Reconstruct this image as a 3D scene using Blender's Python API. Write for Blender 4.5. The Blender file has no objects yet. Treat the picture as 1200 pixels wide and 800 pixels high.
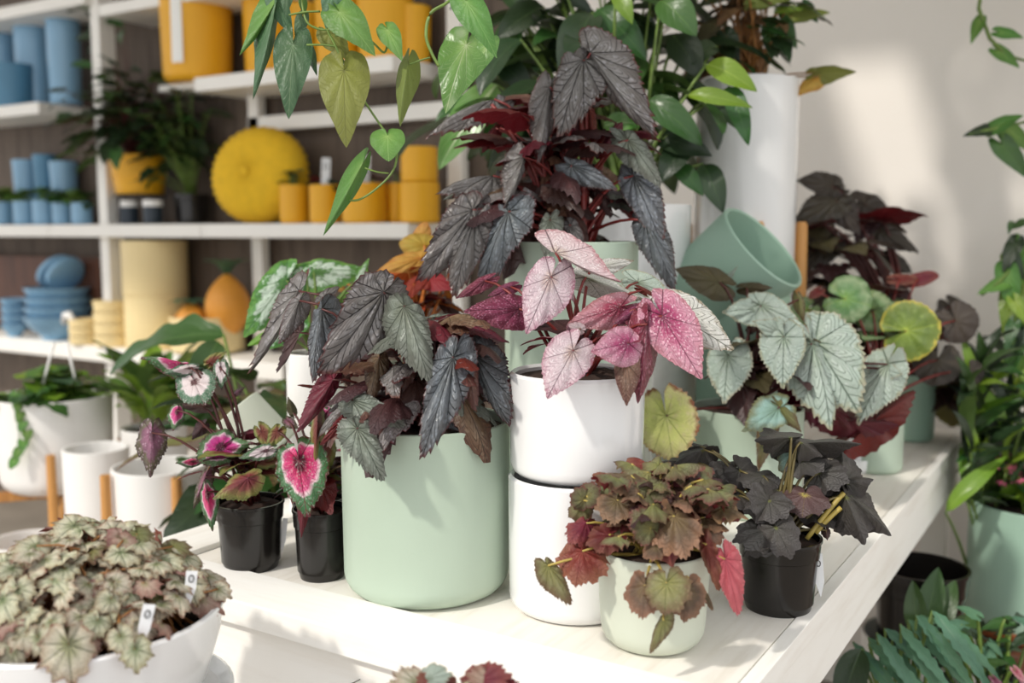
import bpy, bmesh, math, random
from mathutils import Vector, Matrix
random.seed(7)
PI = math.pi
SC = bpy.context.scene
COL = SC.collection

# ------------------------------------------------------------------ camera, sky, sun, exposure
FPX = 1167.0
PITCH = math.radians(6.36)
YAW = math.radians(31.78)
CAM = Vector((0, 0, 1.32))
fwd_h = Vector((-math.sin(YAW), math.cos(YAW), 0))
RIGHT = Vector((math.cos(YAW), math.sin(YAW), 0))
FWD = fwd_h * math.cos(PITCH) + Vector((0, 0, -math.sin(PITCH)))
UPV = fwd_h * math.sin(PITCH) + Vector((0, 0, math.cos(PITCH)))
cam_d = bpy.data.cameras.new('camera')
cam = bpy.data.objects.new('camera', cam_d)
COL.objects.link(cam)
cam.location = CAM
cam.rotation_euler = Matrix((RIGHT, UPV, -FWD)).transposed().to_euler()
cam_d.sensor_width = 36
cam_d.lens = 35.0
cam_d.clip_start = 0.05
cam_d.dof.use_dof = True
cam_d.dof.focus_distance = 1.38
cam_d.dof.aperture_fstop = 2.6
SC.camera = cam

world = bpy.data.worlds.new('sky')
SC.world = world
world.use_nodes = True
wn = world.node_tree
wn.nodes['Background'].inputs[0].default_value = (0.985, 0.985, 0.985, 1)
wn.nodes['Background'].inputs[1].default_value = 1.15

sun_d = bpy.data.lights.new('sun', 'SUN')
sun_d.energy = 2.1
sun_d.angle = math.radians(3.0)
sun_d.color = (1.0, 0.94, 0.85)
sun = bpy.data.objects.new('sun', sun_d)
COL.objects.link(sun)
SUN_FROM = Vector((-0.30, -0.93, 0)).normalized() * math.cos(math.radians(42)) + Vector((0, 0, math.sin(math.radians(42))))
sun.rotation_euler = SUN_FROM.to_track_quat('Z', 'Y').to_euler()

SC.view_settings.view_transform = 'Standard'
SC.view_settings.look = 'None'
SC.view_settings.gamma = 1
SC.view_settings.use_curve_mapping = False
SC.view_settings.exposure = 0.16

# ------------------------------------------------------------------ helpers: where a thing stands
def ray(px, py):
    return FWD + RIGHT * ((px - 600) / FPX) - UPV * ((py - 400) / FPX)
def P(px, py, d):
    return CAM + ray(px, py) * d
def G(px, py, z):
    r = ray(px, py)
    return CAM + r * ((z - CAM.z) / r.z)
def W(px, py, v):
    r = ray(px, py)
    return CAM + r * (v / r.y)
def depth(p):
    return (p - CAM).dot(FWD)
def fit(cx, yb, w, yt, z):
    """a cylinder standing at height z: base centre, radius, height"""
    p = G(cx, yb, z)
    k = w / 2 / FPX
    d = depth(p)
    dc = d / (1 - k)
    r = k * dc
    hd = Vector((p.x, p.y, 0)).normalized()
    c = Vector((p.x, p.y, z)) + hd * r
    q = ray(cx, yt)
    hz = math.hypot(q.x, q.y)
    top = CAM.z + q.z * (math.hypot(p.x, p.y) / hz)
    return c, r, top - z

# ------------------------------------------------------------------ helpers: objects
def tag(o, label=None, cat=None, group=None, kind=None):
    if label: o['label'] = label
    if cat: o['category'] = cat
    if group: o['group'] = group
    if kind: o['kind'] = kind
    return o
def link(name, me, parent=None, loc=None):
    o = bpy.data.objects.new(name, me)
    COL.objects.link(o)
    if parent: o.parent = parent
    if loc is not None: o.location = loc
    return o
def thing(name, label, cat, loc, group=None, rz=0):
    o = link(name, None, None, loc)
    o.empty_display_size = 0.05
    o.rotation_euler.z = rz
    return tag(o, label, cat, group)
def mesh(name, vs, fs, mat, smooth=True):
    me = bpy.data.meshes.new(name)
    me.from_pydata([tuple(v) for v in vs], [], fs)
    if mat: me.materials.append(mat)
    if smooth:
        me.polygons.foreach_set('use_smooth', [True] * len(me.polygons))
    me.update()
    return me
def lathe(prof, seg=48, name='lathe', mat=None):
    vs, fs = [], []
    n = len(prof)
    for i in range(seg):
        a = 2 * PI * i / seg
        for r, z in prof:
            vs.append((r * math.cos(a), r * math.sin(a), z))
    for i in range(seg):
        j = (i + 1) % seg
        for k in range(n - 1):
            fs.append((i * n + k, j * n + k, j * n + k + 1, i * n + k + 1))
    fs.append(tuple(i * n for i in range(seg - 1, -1, -1)))
    me = mesh(name, vs, fs, mat)
    bm = bmesh.new(); bm.from_mesh(me)
    for e in bm.edges:
        if len(e.link_faces) == 2 and e.calc_face_angle(0) > 0.7: e.smooth = False
    bm.to_mesh(me); bm.free()
    return me
def boxm(name, x0, x1, y0, y1, z0, z1, mat, bev=0.002):
    bm = bmesh.new()
    bmesh.ops.create_cube(bm, size=1)
    for v in bm.verts:
        v.co = Vector(((x0 + x1) / 2 + v.co.x * (x1 - x0), (y0 + y1) / 2 + v.co.y * (y1 - y0), (z0 + z1) / 2 + v.co.z * (z1 - z0)))
    if bev: bmesh.ops.bevel(bm, geom=bm.edges[:], offset=bev, segments=2, affect='EDGES', profile=0.5)
    me = bpy.data.meshes.new(name)
    bm.to_mesh(me); bm.free()
    me.materials.append(mat)
    return me
def box(name, x0, x1, y0, y1, z0, z1, mat, parent=None, bev=0.002):
    return link(name, boxm(name, x0, x1, y0, y1, z0, z1, mat, bev), parent)
def tubem(name, pts, rad, mat, sides=5):
    pts = [Vector(p) for p in pts]
    n = len(pts)
    rad = rad if isinstance(rad, (list, tuple)) else [rad] * n
    vs, fs = [], []
    ref = Vector((0.3, 0.2, 1)).normalized()
    for i, p in enumerate(pts):
        t = (pts[min(i + 1, n - 1)] - pts[max(i - 1, 0)]).normalized()
        a = t.cross(ref)
        if a.length < 0.1: a = t.cross(Vector((1, 0, 0)))
        a.normalize(); b = t.cross(a)
        for k in range(sides):
            w = 2 * PI * k / sides
            vs.append(p + (a * math.cos(w) + b * math.sin(w)) * rad[i])
    for i in range(n - 1):
        for k in range(sides):
            q = (k + 1) % sides
            fs.append((i * sides + k, i * sides + q, (i + 1) * sides + q, (i + 1) * sides + k))
    fs.append(tuple(range(sides - 1, -1, -1))); fs.append(tuple(range((n - 1) * sides, n * sides)))
    return mesh(name, vs, fs, mat)
def bez(a, c, b, n=7):
    return [a * (1 - t) ** 2 + c * 2 * t * (1 - t) + b * t * t for t in [i / (n - 1) for i in range(n)]]

# ------------------------------------------------------------------ materials
def C(r, g, b):
    f = lambda c: (c / 255 / 12.92) if c <= 10 else ((c / 255 + 0.055) / 1.055) ** 2.4
    return (f(r), f(g), f(b), 1)
class NT:
    def __init__(s, name):
        s.m = bpy.data.materials.new(name); s.m.use_nodes = True
        s.t = s.m.node_tree; s.n = s.t.nodes; s.b = s.n['Principled BSDF']; s.out = s.n['Material Output']
    def new(s, typ, **kw):
        x = s.n.new(typ)
        for k, v in kw.items(): setattr(x, k, v)
        return x
    def set(s, sock, v):
        if hasattr(v, 'links') or isinstance(v, bpy.types.NodeSocket): s.t.links.new(v, sock)
        else: sock.default_value = v
    def math(s, op, a, b=0.0, c=0.0, clamp=False):
        x = s.new('ShaderNodeMath', operation=op, use_clamp=clamp)
        for i, v in enumerate((a, b, c)): s.set(x.inputs[i], v)
        return x.outputs[0]
    def mix(s, f, a, b, bt='MIX'):
        x = s.new('ShaderNodeMix', data_type='RGBA', blend_type=bt)
        s.set(x.inputs[0], f); s.set(x.inputs[6], a); s.set(x.inputs[7], b)
        return x.outputs[2]
    def ramp(s, f, stops, interp='LINEAR'):
        x = s.new('ShaderNodeValToRGB')
        e = x.color_ramp.elements
        x.color_ramp.interpolation = interp
        e[0].position, e[0].color = stops[0]
        e[1].position, e[1].color = stops[-1]
        for p, c in stops[1:-1]:
            q = e.new(p); q.color = c
        s.set(x.inputs[0], f)
        return x.outputs[0]
    def mr(s, v, a, b, c=0.0, d=1.0):
        x = s.new('ShaderNodeMapRange'); x.interpolation_type = 'SMOOTHSTEP'
        s.set(x.inputs[0], v)
        for i, q in enumerate((a, b, c, d)): x.inputs[i + 1].default_value = q
        return x.outputs[0]
    def noise(s, vec, scale, detail=3.0, rough=0.5):
        x = s.new('ShaderNodeTexNoise'); x.inputs['Scale'].default_value = scale
        x.inputs['Detail'].default_value = detail; x.inputs['Roughness'].default_value = rough
        if vec is not None: s.set(x.inputs['Vector'], vec)
        return x.outputs[0]
    def coord(s, k='Object'):
        return s.new('ShaderNodeTexCoord').outputs[k]
    def bump(s, h, strength, dist=0.002):
        x = s.new('ShaderNodeBump'); x.inputs['Strength'].default_value = strength; x.inputs['Distance'].default_value = dist
        s.set(x.inputs['Height'], h); s.set(s.b.inputs['Normal'], x.outputs[0])
        return x.outputs[0]

def plain(name, col, rough=0.5, var=0.08, scale=6.0, bump=0.0, bscale=60.0, spec=0.5, dark=None, coat=0.0):
    k = NT(name)
    co = k.coord()
    n = k.noise(co, scale, 4)
    lo = tuple(c * (1 - var) for c in col[:3]) + (1,) if dark is None else dark
    k.set(k.b.inputs['Base Color'], k.mix(k.mr(n, 0.3, 0.7), lo, col))
    k.b.inputs['Roughness'].default_value = rough
    k.b.inputs['Specular IOR Level'].default_value = spec
    k.b.inputs['Coat Weight'].default_value = coat
    k.b.inputs['Coat Roughness'].default_value = 0.12
    if bump: k.bump(k.noise(co, bscale, 4), bump, 0.003)
    return k.m
def wood(name, col, dark, sx=1.0, sy=14.0, sz=14.0, rough=0.5, amt=1.0):
    k = NT(name)
    mp = k.new('ShaderNodeMapping'); mp.inputs['Scale'].default_value = (sx, sy, sz)
    k.set(mp.inputs[0], k.coord())
    n = k.noise(mp.outputs[0], 3.0, 5, 0.6)
    n2 = k.noise(k.coord(), 4.0, 4)
    f = k.math('MULTIPLY', k.mr(n, 0.45, 0.75), amt)
    k.set(k.b.inputs['Base Color'], k.mix(k.math('MULTIPLY', k.mr(n2, 0.5, 0.8), 0.35 * amt), k.mix(f, col, dark), dark))
    k.b.inputs['Roughness'].default_value = rough
    k.bump(n, 0.25, 0.002)
    return k.m

def leaf_mat(name, ramp, vein, veinw=0.05, side=0.5, spots=None, back=None, var=0.25, rough=0.42, nscale=3.0, namp=0.10, trans=0.16, bump=0.6, hue=0.02, edge=None, spec=0.5):
    """ramp: colours from petiole to rim; veins follow the leaf's own vein coordinates"""
    k = NT(name)
    uv = k.new('ShaderNodeUVMap', uv_map='vein').outputs[0]
    sp = k.new('ShaderNodeSeparateXYZ'); k.set(sp.inputs[0], uv)
    va, rr = sp.outputs[0], sp.outputs[1]
    pl = k.new('ShaderNodeUVMap', uv_map='plan').outputs[0]
    rnd = k.new('ShaderNodeObjectInfo').outputs['Random']
    off = k.new('ShaderNodeVectorMath', operation='ADD')
    cmb = k.new('ShaderNodeCombineXYZ'); k.set(cmb.inputs[2], k.math('MULTIPLY', rnd, 37.0))
    k.set(off.inputs[0], pl); k.set(off.inputs[1], cmb.outputs[0])
    pv = off.outputs[0]
    n = k.noise(pv, nscale * 2.2, 3)
    f = k.math('ADD', rr, k.math('MULTIPLY', k.math('SUBTRACT', n, 0.5), namp * 4))
    # puckers between side veins push the zones outward
    f = k.math('ADD', f, k.math('MULTIPLY', k.math('SUBTRACT', 0.5, va), namp * 0.7))
    col = k.ramp(f, ramp)
    if spots:
        scol, amt, scl = spots
        vo = k.new('ShaderNodeTexVoronoi'); vo.inputs['Scale'].default_value = scl; k.set(vo.inputs['Vector'], pv)
        sm = k.mr(vo.outputs['Distance'], 0.15, 0.5, 1.0, 0.0)
        sm = k.math('MULTIPLY', sm, k.mr(k.noise(pv, scl * 0.35, 2), 0.35, 0.6))
        col = k.mix(k.math('MULTIPLY', sm, amt), col, scol)
    main = k.mr(k.math('MULTIPLY', va, rr), veinw * 0.25, veinw, 1.0, 0.0)
    sw = k.math('FRACT', k.math('SUBTRACT', k.math('MULTIPLY', rr, 7.0), k.math('MULTIPLY', va, 2.6)))
    tri = k.math('ABSOLUTE', k.math('SUBTRACT', sw, 0.5))
    sv = k.mr(tri, 0.40, 0.5)
    svm = k.math('MULTIPLY', sv, k.mr(rr, 0.1, 0.3))
    vm = k.math('MAXIMUM', main, k.math('MULTIPLY', svm, side))
    col = k.mix(k.math('MULTIPLY', vm, 0.85), col, vein)
    if edge: col = k.mix(k.mr(rr, 0.93, 0.99), col, edge)
    hs = k.new('ShaderNodeHueSaturation')
    k.set(hs.inputs['Hue'], k.math('ADD', 0.5, k.math('MULTIPLY', k.math('SUBTRACT', rnd, 0.5), hue * 2)))
    k.set(hs.inputs['Value'], k.math('ADD', 1.0 - var * 0.5, k.math('MULTIPLY', k.math('FRACT', k.math('MULTIPLY', rnd, 7.31)), var)))
    k.set(hs.inputs['Color'], col)
    col = hs.outputs[0]
    if back:
        g = k.new('ShaderNodeNewGeometry').outputs['Backfacing']
        bc = k.mix(k.math('MULTIPLY', vm, 0.5), back, tuple(c * 1.5 for c in back[:3]) + (1,))
        col = k.mix(g, col, bc)
    k.set(k.b.inputs['Base Color'], col)
    k.b.inputs['Roughness'].default_value = rough
    k.b.inputs['Specular IOR Level'].default_value = spec
    h = k.math('ADD', k.math('MULTIPLY', vm, -1.0), k.math('MULTIPLY', k.noise(pv, 22.0, 2), 0.5))
    nb = k.bump(h, bump, 0.004)
    tr = k.new('ShaderNodeBsdfTranslucent'); k.set(tr.inputs[0], col)
    ms = k.new('ShaderNodeMixShader'); ms.inputs[0].default_value = trans
    k.t.links.new(k.b.outputs[0], ms.inputs[1]); k.t.links.new(tr.outputs[0], ms.inputs[2])
    k.t.links.new(ms.outputs[0], k.out.inputs[0])
    return k.m

M = {}
M['table'] = wood('table_paint', C(250, 248, 243), C(232, 226, 217), 12, 1.2, 12, 0.55, 0.6)
M['table_front'] = wood('table_paint_front', C(250, 248, 243), C(236, 231, 222), 1.2, 12, 12, 0.55, 0.5)
M['table_bed'] = wood('weathered_table_paint', C(242, 238, 230), C(216, 208, 194), 12, 1.2, 12, 0.6, 0.6)
M['wall'] = plain('wall_paint', C(240, 234, 227), 0.8, 0.04, 2.5, 0.15, 90)
M['ceil'] = plain('ceiling_paint', C(226, 222, 216), 0.9)
M['floor'] = plain('floor_concrete', C(150, 140, 128), 0.6, 0.25, 3.0, 0.1)
M['shelf'] = plain('shelf_paint', C(240, 237, 230), 0.5, 0.03)
M['wall_shade'] = wood('shade_panel', C(98, 84, 72), C(62, 50, 42), 14, 14, 1.0, 0.7)  # brown tone carries the shade on the wall behind the shelves
M['redwood'] = wood('dark_red_wood', C(92, 56, 38), C(54, 32, 24), 14, 14, 1, 0.6)
M['mint'] = plain('mint_glaze', C(178, 195, 177), 0.45, 0.03, 9, 0.05, 200)
M['mint_deep'] = plain('mint_deep_glaze', C(152, 182, 164), 0.42, 0.04, 9)
M['mint_pale'] = plain('mint_pale_glaze', C(200, 206, 190), 0.5, 0.04, 9)
M['white'] = plain('white_glaze', C(234, 234, 234), 0.16, 0.01, 5, 0, spec=0.5, coat=0.3)
M['whitematte'] = plain('white_matte', C(238, 236, 233), 0.5, 0.02)
M['black'] = plain('black_plastic', C(30, 27, 25), 0.2, 0.3, 20, 0.06, 60)
M['soil'] = plain('potting_soil', C(62, 45, 36), 0.95, 0.6, 60, 1.0, 90)
M['leg'] = wood('oak_leg', C(204, 148, 82), C(160, 104, 52), 14, 14, 1)
M['yellow'] = plain('yellow_glaze', C(234, 172, 22), 0.5, 0.06)
M['yellowcloth'] = plain('yellow_cloth', C(232, 186, 36), 0.9, 0.1, 30, 0.4, 140)
M['cream'] = plain('cream_glaze', C(236, 214, 160), 0.6, 0.05)
M['blue'] = plain('blue_glaze', C(132, 174, 204), 0.25, 0.06)
M['blue_deep'] = plain('blue_deep_glaze', C(84, 136, 168), 0.45, 0.1)
M['navy'] = plain('dark_blue_glaze', C(40, 52, 64), 0.5)
M['orange'] = plain('orange_glaze', C(230, 156, 56), 0.55, 0.12, 9)
M['paper'] = plain('white_paper', C(244, 243, 238), 0.7, 0.02)
M['tagplastic'] = plain('tag_plastic', C(236, 238, 240), 0.4, 0.02)
M['ink'] = plain('ink', C(40, 40, 44), 0.6)
M['terracotta'] = plain('terracotta', C(176, 104, 62), 0.7, 0.2, 12)
M['cord'] = plain('cord', C(200, 190, 170), 0.8)
M['metal'] = plain('grey_metal', C(120, 118, 114), 0.4)
M['pinkflower'] = plain('pink_petal', C(232, 110, 150), 0.6, 0.3, 40)
M['bronze'] = plain('bronze_wire', C(70, 60, 54), 0.5)
def stem_mat(name, c): return plain(name, c, 0.45, 0.3, 50)
S_RED = stem_mat('red_stem', C(128, 44, 40))
S_DRED = stem_mat('dark_red_stem', C(86, 38, 34))
S_YEL = stem_mat('yellow_green_stem', C(188, 166, 84))
S_GRN = stem_mat('green_stem', C(112, 138, 62))
S_BRN = stem_mat('tan_stem', C(170, 118, 66))
S_OLV = stem_mat('olive_stem', C(104, 92, 52))
S_ORG = stem_mat('orange_stem', C(206, 120, 50))

DK = C(52, 44, 44)
M['l_dark'] = leaf_mat('dark_grey_begonia_leaf', [(0, C(108, 104, 100)), (0.5, C(130, 126, 124)), (1, C(100, 92, 90))], C(48, 42, 42), 0.06, 0.6, (C(172, 170, 174), 0.6, 15), C(108, 36, 38), 0.35, 0.30, bump=1.0, edge=C(86, 44, 42))
M['l_blue'] = leaf_mat('blue_grey_begonia_leaf', [(0, C(100, 104, 104)), (0.5, C(114, 120, 126)), (1, C(92, 92, 94))], C(48, 50, 52), 0.06, 0.6, (C(156, 164, 174), 0.55, 15), C(104, 36, 38), 0.3, 0.30, bump=1.0, edge=C(80, 44, 44))
M['l_bronze'] = leaf_mat('bronze_begonia_leaf', [(0, C(140, 104, 80)), (0.5, C(110, 84, 66)), (1, C(92, 58, 48))], C(46, 36, 30), 0.06, 0.9, (C(170, 150, 130), 0.3, 12), C(104, 34, 36), 0.4, 0.4)
M['l_green_dark'] = leaf_mat('dark_green_begonia_leaf', [(0, C(112, 118, 100)), (0.5, C(126, 134, 122)), (1, C(92, 94, 86))], C(44, 52, 40), 0.06, 0.9, (C(150, 156, 148), 0.4, 12), C(96, 40, 38), 0.3, 0.34)
M['l_shadow'] = leaf_mat('dark_maroon_leaf', [(0, C(84, 52, 48)), (1, C(64, 42, 42))], C(44, 26, 26), 0.05, 0.6, None, C(112, 32, 36), 0.4, 0.4)  # even dark maroon colour, used mostly for inner leaves
SPW = C(232, 226, 226)
M['l_silverpink'] = leaf_mat('silver_pink_begonia_leaf', [(0, C(180, 156, 140)), (0.4, C(202, 184, 188)), (0.85, C(198, 172, 178)), (1, C(166, 116, 126))], C(96, 70, 78), 0.06, 0.5, (SPW, 0.75, 26), C(132, 34, 48), 0.15, 0.36)
M['l_pink'] = leaf_mat('pink_begonia_leaf', [(0, C(128, 44, 76)), (0.35, C(160, 60, 98)), (0.8, C(186, 132, 148)), (1, C(168, 110, 120))], C(92, 34, 56), 0.06, 0.55, (C(226, 192, 202), 0.85, 24), C(128, 30, 46), 0.2, 0.34)
M['l_magenta'] = leaf_mat('magenta_begonia_leaf', [(0, C(90, 28, 46)), (0.5, C(134, 50, 78)), (1, C(112, 44, 58))], C(62, 22, 34), 0.06, 0.9, (C(206, 140, 164), 0.8, 22), C(112, 26, 38), 0.2, 0.34)
M['l_silver'] = leaf_mat('silver_veined_begonia_leaf', [(0, C(120, 130, 84)), (0.3, C(196, 196, 184)), (0.9, C(206, 206, 200)), (1, C(150, 140, 120))], C(74, 74, 60), 0.06, 0.95, (SPW, 0.7, 28), C(130, 40, 46), 0.12, 0.38)
M['l_silvergreen'] = leaf_mat('silver_green_begonia_leaf', [(0, C(156, 172, 146)), (0.4, C(178, 192, 180)), (0.9, C(172, 188, 176)), (1, C(158, 162, 136))], C(116, 136, 118), 0.06, 0.45, (C(206, 214, 210), 0.5, 16), C(92, 28, 34), 0.16, 0.45, bump=1.0, edge=C(164, 160, 138))
M['l_teal'] = leaf_mat('teal_begonia_leaf', [(0, C(120, 150, 130)), (0.6, C(150, 184, 178)), (1, C(110, 110, 70))], C(88, 112, 92), 0.05, 0.7, None, C(120, 110, 60), 0.1, 0.5)
M['l_dying'] = leaf_mat('yellow_green_dying_leaf', [(0, C(150, 160, 90)), (0.5, C(190, 200, 116)), (0.85, C(196, 196, 130)), (1, C(128, 84, 48))], C(128, 144, 74), 0.05, 0.5, (C(206, 190, 150), 0.4, 6), C(130, 100, 60), 0.05, 0.5)
M['l_redback'] = leaf_mat('dark_red_leaf', [(0, C(110, 26, 34)), (1, C(96, 22, 32))], C(70, 18, 26), 0.06, 0.6, None, C(120, 30, 38), 0.25, 0.4)
M['l_olive'] = leaf_mat('olive_begonia_leaf', [(0, C(130, 130, 70)), (0.6, C(118, 116, 76)), (1, C(96, 70, 50))], C(84, 90, 50), 0.05, 0.5, (C(150, 140, 100), 0.3, 8), C(120, 40, 40), 0.3, 0.45)
M['l_olivedark'] = leaf_mat('dark_olive_leaf', [(0, C(86, 80, 48)), (1, C(74, 66, 44))], C(60, 56, 34), 0.05, 0.6, None, C(84, 74, 50), 0.2, 0.5)
REXW = C(226, 214, 216)
M['l_rexpink'] = leaf_mat('magenta_rex_leaf', [(0, C(56, 22, 32)), (0.2, C(86, 26, 46)), (0.32, C(196, 36, 112)), (0.6, C(206, 76, 140)), (0.70, C(228, 200, 208)), (0.76, C(84, 128, 84)), (0.93, C(58, 100, 54)), (1, C(80, 30, 36))], C(130, 24, 70), 0.05, 0.7, (C(190, 206, 190), 0.35, 18), C(128, 50, 52), 0.1, 0.4, namp=0.06)
M['l_rexwhite'] = leaf_mat('white_spiral_rex_leaf', [(0, C(56, 26, 34)), (0.16, C(90, 50, 56)), (0.26, C(222, 206, 208)), (0.62, REXW), (0.72, C(86, 124, 92)), (0.94, C(62, 100, 68)), (1, C(70, 36, 38))], C(150, 116, 124), 0.04, 0.5, (REXW, 0.55, 20), C(124, 44, 48), 0.1, 0.4, namp=0.08)
M['l_rexdull'] = leaf_mat('dull_purple_rex_leaf', [(0, C(70, 36, 44)), (0.3, C(150, 96, 120)), (0.6, C(120, 80, 96)), (0.75, C(96, 92, 66)), (1, C(62, 48, 38))], C(90, 40, 60), 0.05, 0.6, (C(206, 186, 196), 0.5, 12), C(110, 50, 46), 0.15, 0.45)
M['l_rexback'] = leaf_mat('red_veined_green_underside_leaf', [(0, C(120, 46, 46)), (0.5, C(128, 76, 60)), (0.8, C(140, 140, 76)), (1, C(96, 110, 54))], C(110, 36, 40), 0.06, 0.9, None, C(130, 70, 56), 0.15, 0.45)
M['l_cgreen'] = leaf_mat('sage_brown_leaf', [(0, C(150, 148, 84)), (0.5, C(122, 126, 86)), (0.85, C(110, 100, 72)), (1, C(120, 70, 60))], C(160, 150, 90), 0.03, 0.35, (C(96, 80, 62), 0.6, 7), C(128, 42, 44), 0.3, 0.5, bump=0.9)
M['l_cred'] = leaf_mat('red_wilted_leaf', [(0, C(126, 40, 42)), (0.5, C(108, 34, 38)), (1, C(130, 76, 62))], C(96, 28, 34), 0.05, 0.5, (C(160, 96, 84), 0.3, 6), C(146, 38, 46), 0.4, 0.5)
M['l_cpink'] = leaf_mat('rosy_wilted_leaf', [(0, C(176, 80, 76)), (1, C(170, 92, 86))], C(130, 56, 56), 0.05, 0.5, None, C(150, 60, 60), 0.2, 0.5)
M['l_cbrown'] = leaf_mat('brown_wilted_leaf', [(0, C(116, 100, 64)), (0.6, C(96, 78, 60)), (1, C(140, 106, 80))], C(74, 56, 44), 0.04, 0.5, (C(150, 120, 100), 0.3, 6), C(120, 50, 50), 0.4, 0.5)
M['l_black'] = leaf_mat('black_begonia_leaf', [(0, C(150, 170, 70)), (0.05, C(110, 120, 56)), (0.12, C(66, 64, 58)), (1, C(60, 56, 55))], C(44, 42, 40), 0.04, 0.4, (C(104, 100, 98), 0.2, 10), C(84, 62, 56), 0.35, 0.42, namp=0.03, trans=0.06)
M['l_blackpurple'] = leaf_mat('purple_bronze_black_leaf', [(0, C(190, 180, 80)), (0.12, C(130, 110, 70)), (0.25, C(84, 60, 60)), (1, C(70, 50, 50))], C(120, 100, 70), 0.035, 0.3, None, C(84, 56, 56), 0.2, 0.42, trans=0.06)
M['l_mottle'] = leaf_mat('mottled_silver_green_leaf', [(0, C(160, 174, 100)), (0.12, C(156, 162, 118)), (0.6, C(202, 198, 174)), (0.9, C(180, 168, 140)), (1, C(130, 92, 66))], C(74, 84, 62), 0.09, 0.7, (C(220, 214, 198), 0.6, 12), C(150, 90, 76), 0.3, 0.5, hue=0.03)
M['l_mottlepink'] = leaf_mat('mottled_rosy_leaf', [(0, C(150, 150, 100)), (0.4, C(176, 152, 136)), (1, C(140, 96, 84))], C(120, 92, 76), 0.05, 0.5, (C(206, 190, 176), 0.4, 12), C(140, 80, 70), 0.2, 0.5)
M['l_spot'] = leaf_mat('green_leaf_with_silver_splashes', [(0, C(110, 150, 80)), (0.22, C(80, 128, 70)), (0.34, C(206, 222, 206)), (0.66, C(200, 218, 200)), (0.78, C(88, 140, 72)), (1, C(110, 160, 70))], C(74, 120, 62), 0.07, 0.9, (C(84, 134, 72), 0.8, 7), C(120, 150, 80), 0.1, 0.4, namp=0.2, nscale=5, trans=0.25)
M['l_yel'] = leaf_mat('yellow_begonia_leaf', [(0, C(200, 150, 50)), (0.6, C(206, 170, 80)), (1, C(190, 140, 60))], C(190, 120, 40), 0.05, 0.5, (C(150, 140, 70), 0.35, 8), C(214, 120, 40), 0.2, 0.5, trans=0.3)
M['l_orange'] = leaf_mat('orange_begonia_leaf', [(0, C(206, 110, 36)), (0.6, C(200, 96, 40)), (1, C(150, 60, 36))], C(170, 70, 30), 0.05, 0.5, None, C(206, 100, 36), 0.2, 0.5, trans=0.3)
M['l_brickred'] = leaf_mat('brick_red_leaf', [(0, C(170, 60, 44)), (1, C(150, 50, 42))], C(120, 36, 32), 0.05, 0.5, None, C(150, 50, 40), 0.2, 0.5, trans=0.3)
M['l_vine'] = leaf_mat('bright_green_vine_leaf', [(0, C(124, 160, 78)), (0.5, C(96, 142, 62)), (1, C(86, 128, 56))], C(150, 184, 110), 0.045, 0.35, None, C(128, 146, 78), 0.25, 0.42, hue=0.015, trans=0.3, bump=0.4)
M['l_vinedark'] = leaf_mat('dark_green_vine_leaf', [(0, C(78, 112, 72)), (1, C(62, 98, 66))], C(128, 154, 116), 0.045, 0.4, None, C(112, 134, 76), 0.2, 0.4, trans=0.22, bump=0.4)
M['l_vineolive'] = leaf_mat('olive_vine_leaf', [(0, C(128, 138, 60)), (1, C(112, 120, 54))], C(92, 96, 44), 0.045, 0.4, None, C(110, 120, 56), 0.15, 0.5, trans=0.3, bump=0.4)
M['l_green'] = leaf_mat('green_glossy_leaf', [(0, C(64, 100, 46)), (1, C(52, 86, 42))], C(84, 118, 62), 0.03, 0.3, None, C(84, 110, 56), 0.5, 0.3, trans=0.25, bump=0.25)
M['l_deepgreen'] = leaf_mat('deep_green_leaf', [(0, C(46, 66, 38)), (1, C(36, 54, 34))], C(62, 84, 50), 0.03, 0.3, None, C(60, 80, 44), 0.5, 0.35, trans=0.2, bump=0.25)
M['l_lime'] = leaf_mat('lime_green_leaf', [(0, C(126, 158, 50)), (1, C(106, 142, 44))], C(150, 178, 80), 0.03, 0.3, None, C(130, 160, 60), 0.4, 0.32, trans=0.3, bump=0.25)
M['l_palegreen'] = leaf_mat('pale_variegated_green_leaf', [(0, C(150, 184, 110)), (0.4, C(108, 154, 76)), (1, C(90, 138, 64))], C(190, 206, 160), 0.05, 0.3, (C(200, 214, 180), 0.4, 3), C(130, 160, 90), 0.2, 0.28, trans=0.3, bump=0.2)
M['l_purpleblack'] = leaf_mat('dark_plum_leaf', [(0, C(74, 66, 56)), (1, C(60, 52, 46))], C(84, 74, 56), 0.05, 0.4, None, C(84, 44, 44), 0.35, 0.4)
M['l_roundgreen'] = leaf_mat('pale_centred_round_green_leaf', [(0, C(170, 206, 90)), (0.1, C(120, 160, 84)), (0.5, C(96, 136, 84)), (0.8, C(140, 160, 120)), (1, C(76, 110, 60))], C(160, 190, 100), 0.05, 0.4, (C(170, 188, 150), 0.4, 5), C(90, 90, 50), 0.15, 0.45)
M['l_roundolive'] = leaf_mat('yellow_green_round_leaf', [(0, C(190, 206, 90)), (0.1, C(130, 150, 60)), (0.6, C(96, 116, 48)), (0.9, C(110, 124, 52)), (1, C(190, 170, 70))], C(170, 184, 80), 0.05, 0.4, (C(150, 168, 90), 0.5, 5), C(90, 80, 40), 0.15, 0.45)
M['l_bluegreen'] = leaf_mat('blue_green_frond_leaf', [(0, C(96, 140, 110)), (1, C(84, 128, 100))], C(120, 160, 130), 0.03, 0.3, None, C(84, 120, 90), 0.3, 0.4)
M['l_straw'] = leaf_mat('dry_brown_leaf', [(0, C(150, 120, 80)), (1, C(110, 80, 54))], C(90, 64, 44), 0.03, 0.3, None, C(130, 100, 70), 0.4, 0.6)

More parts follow.
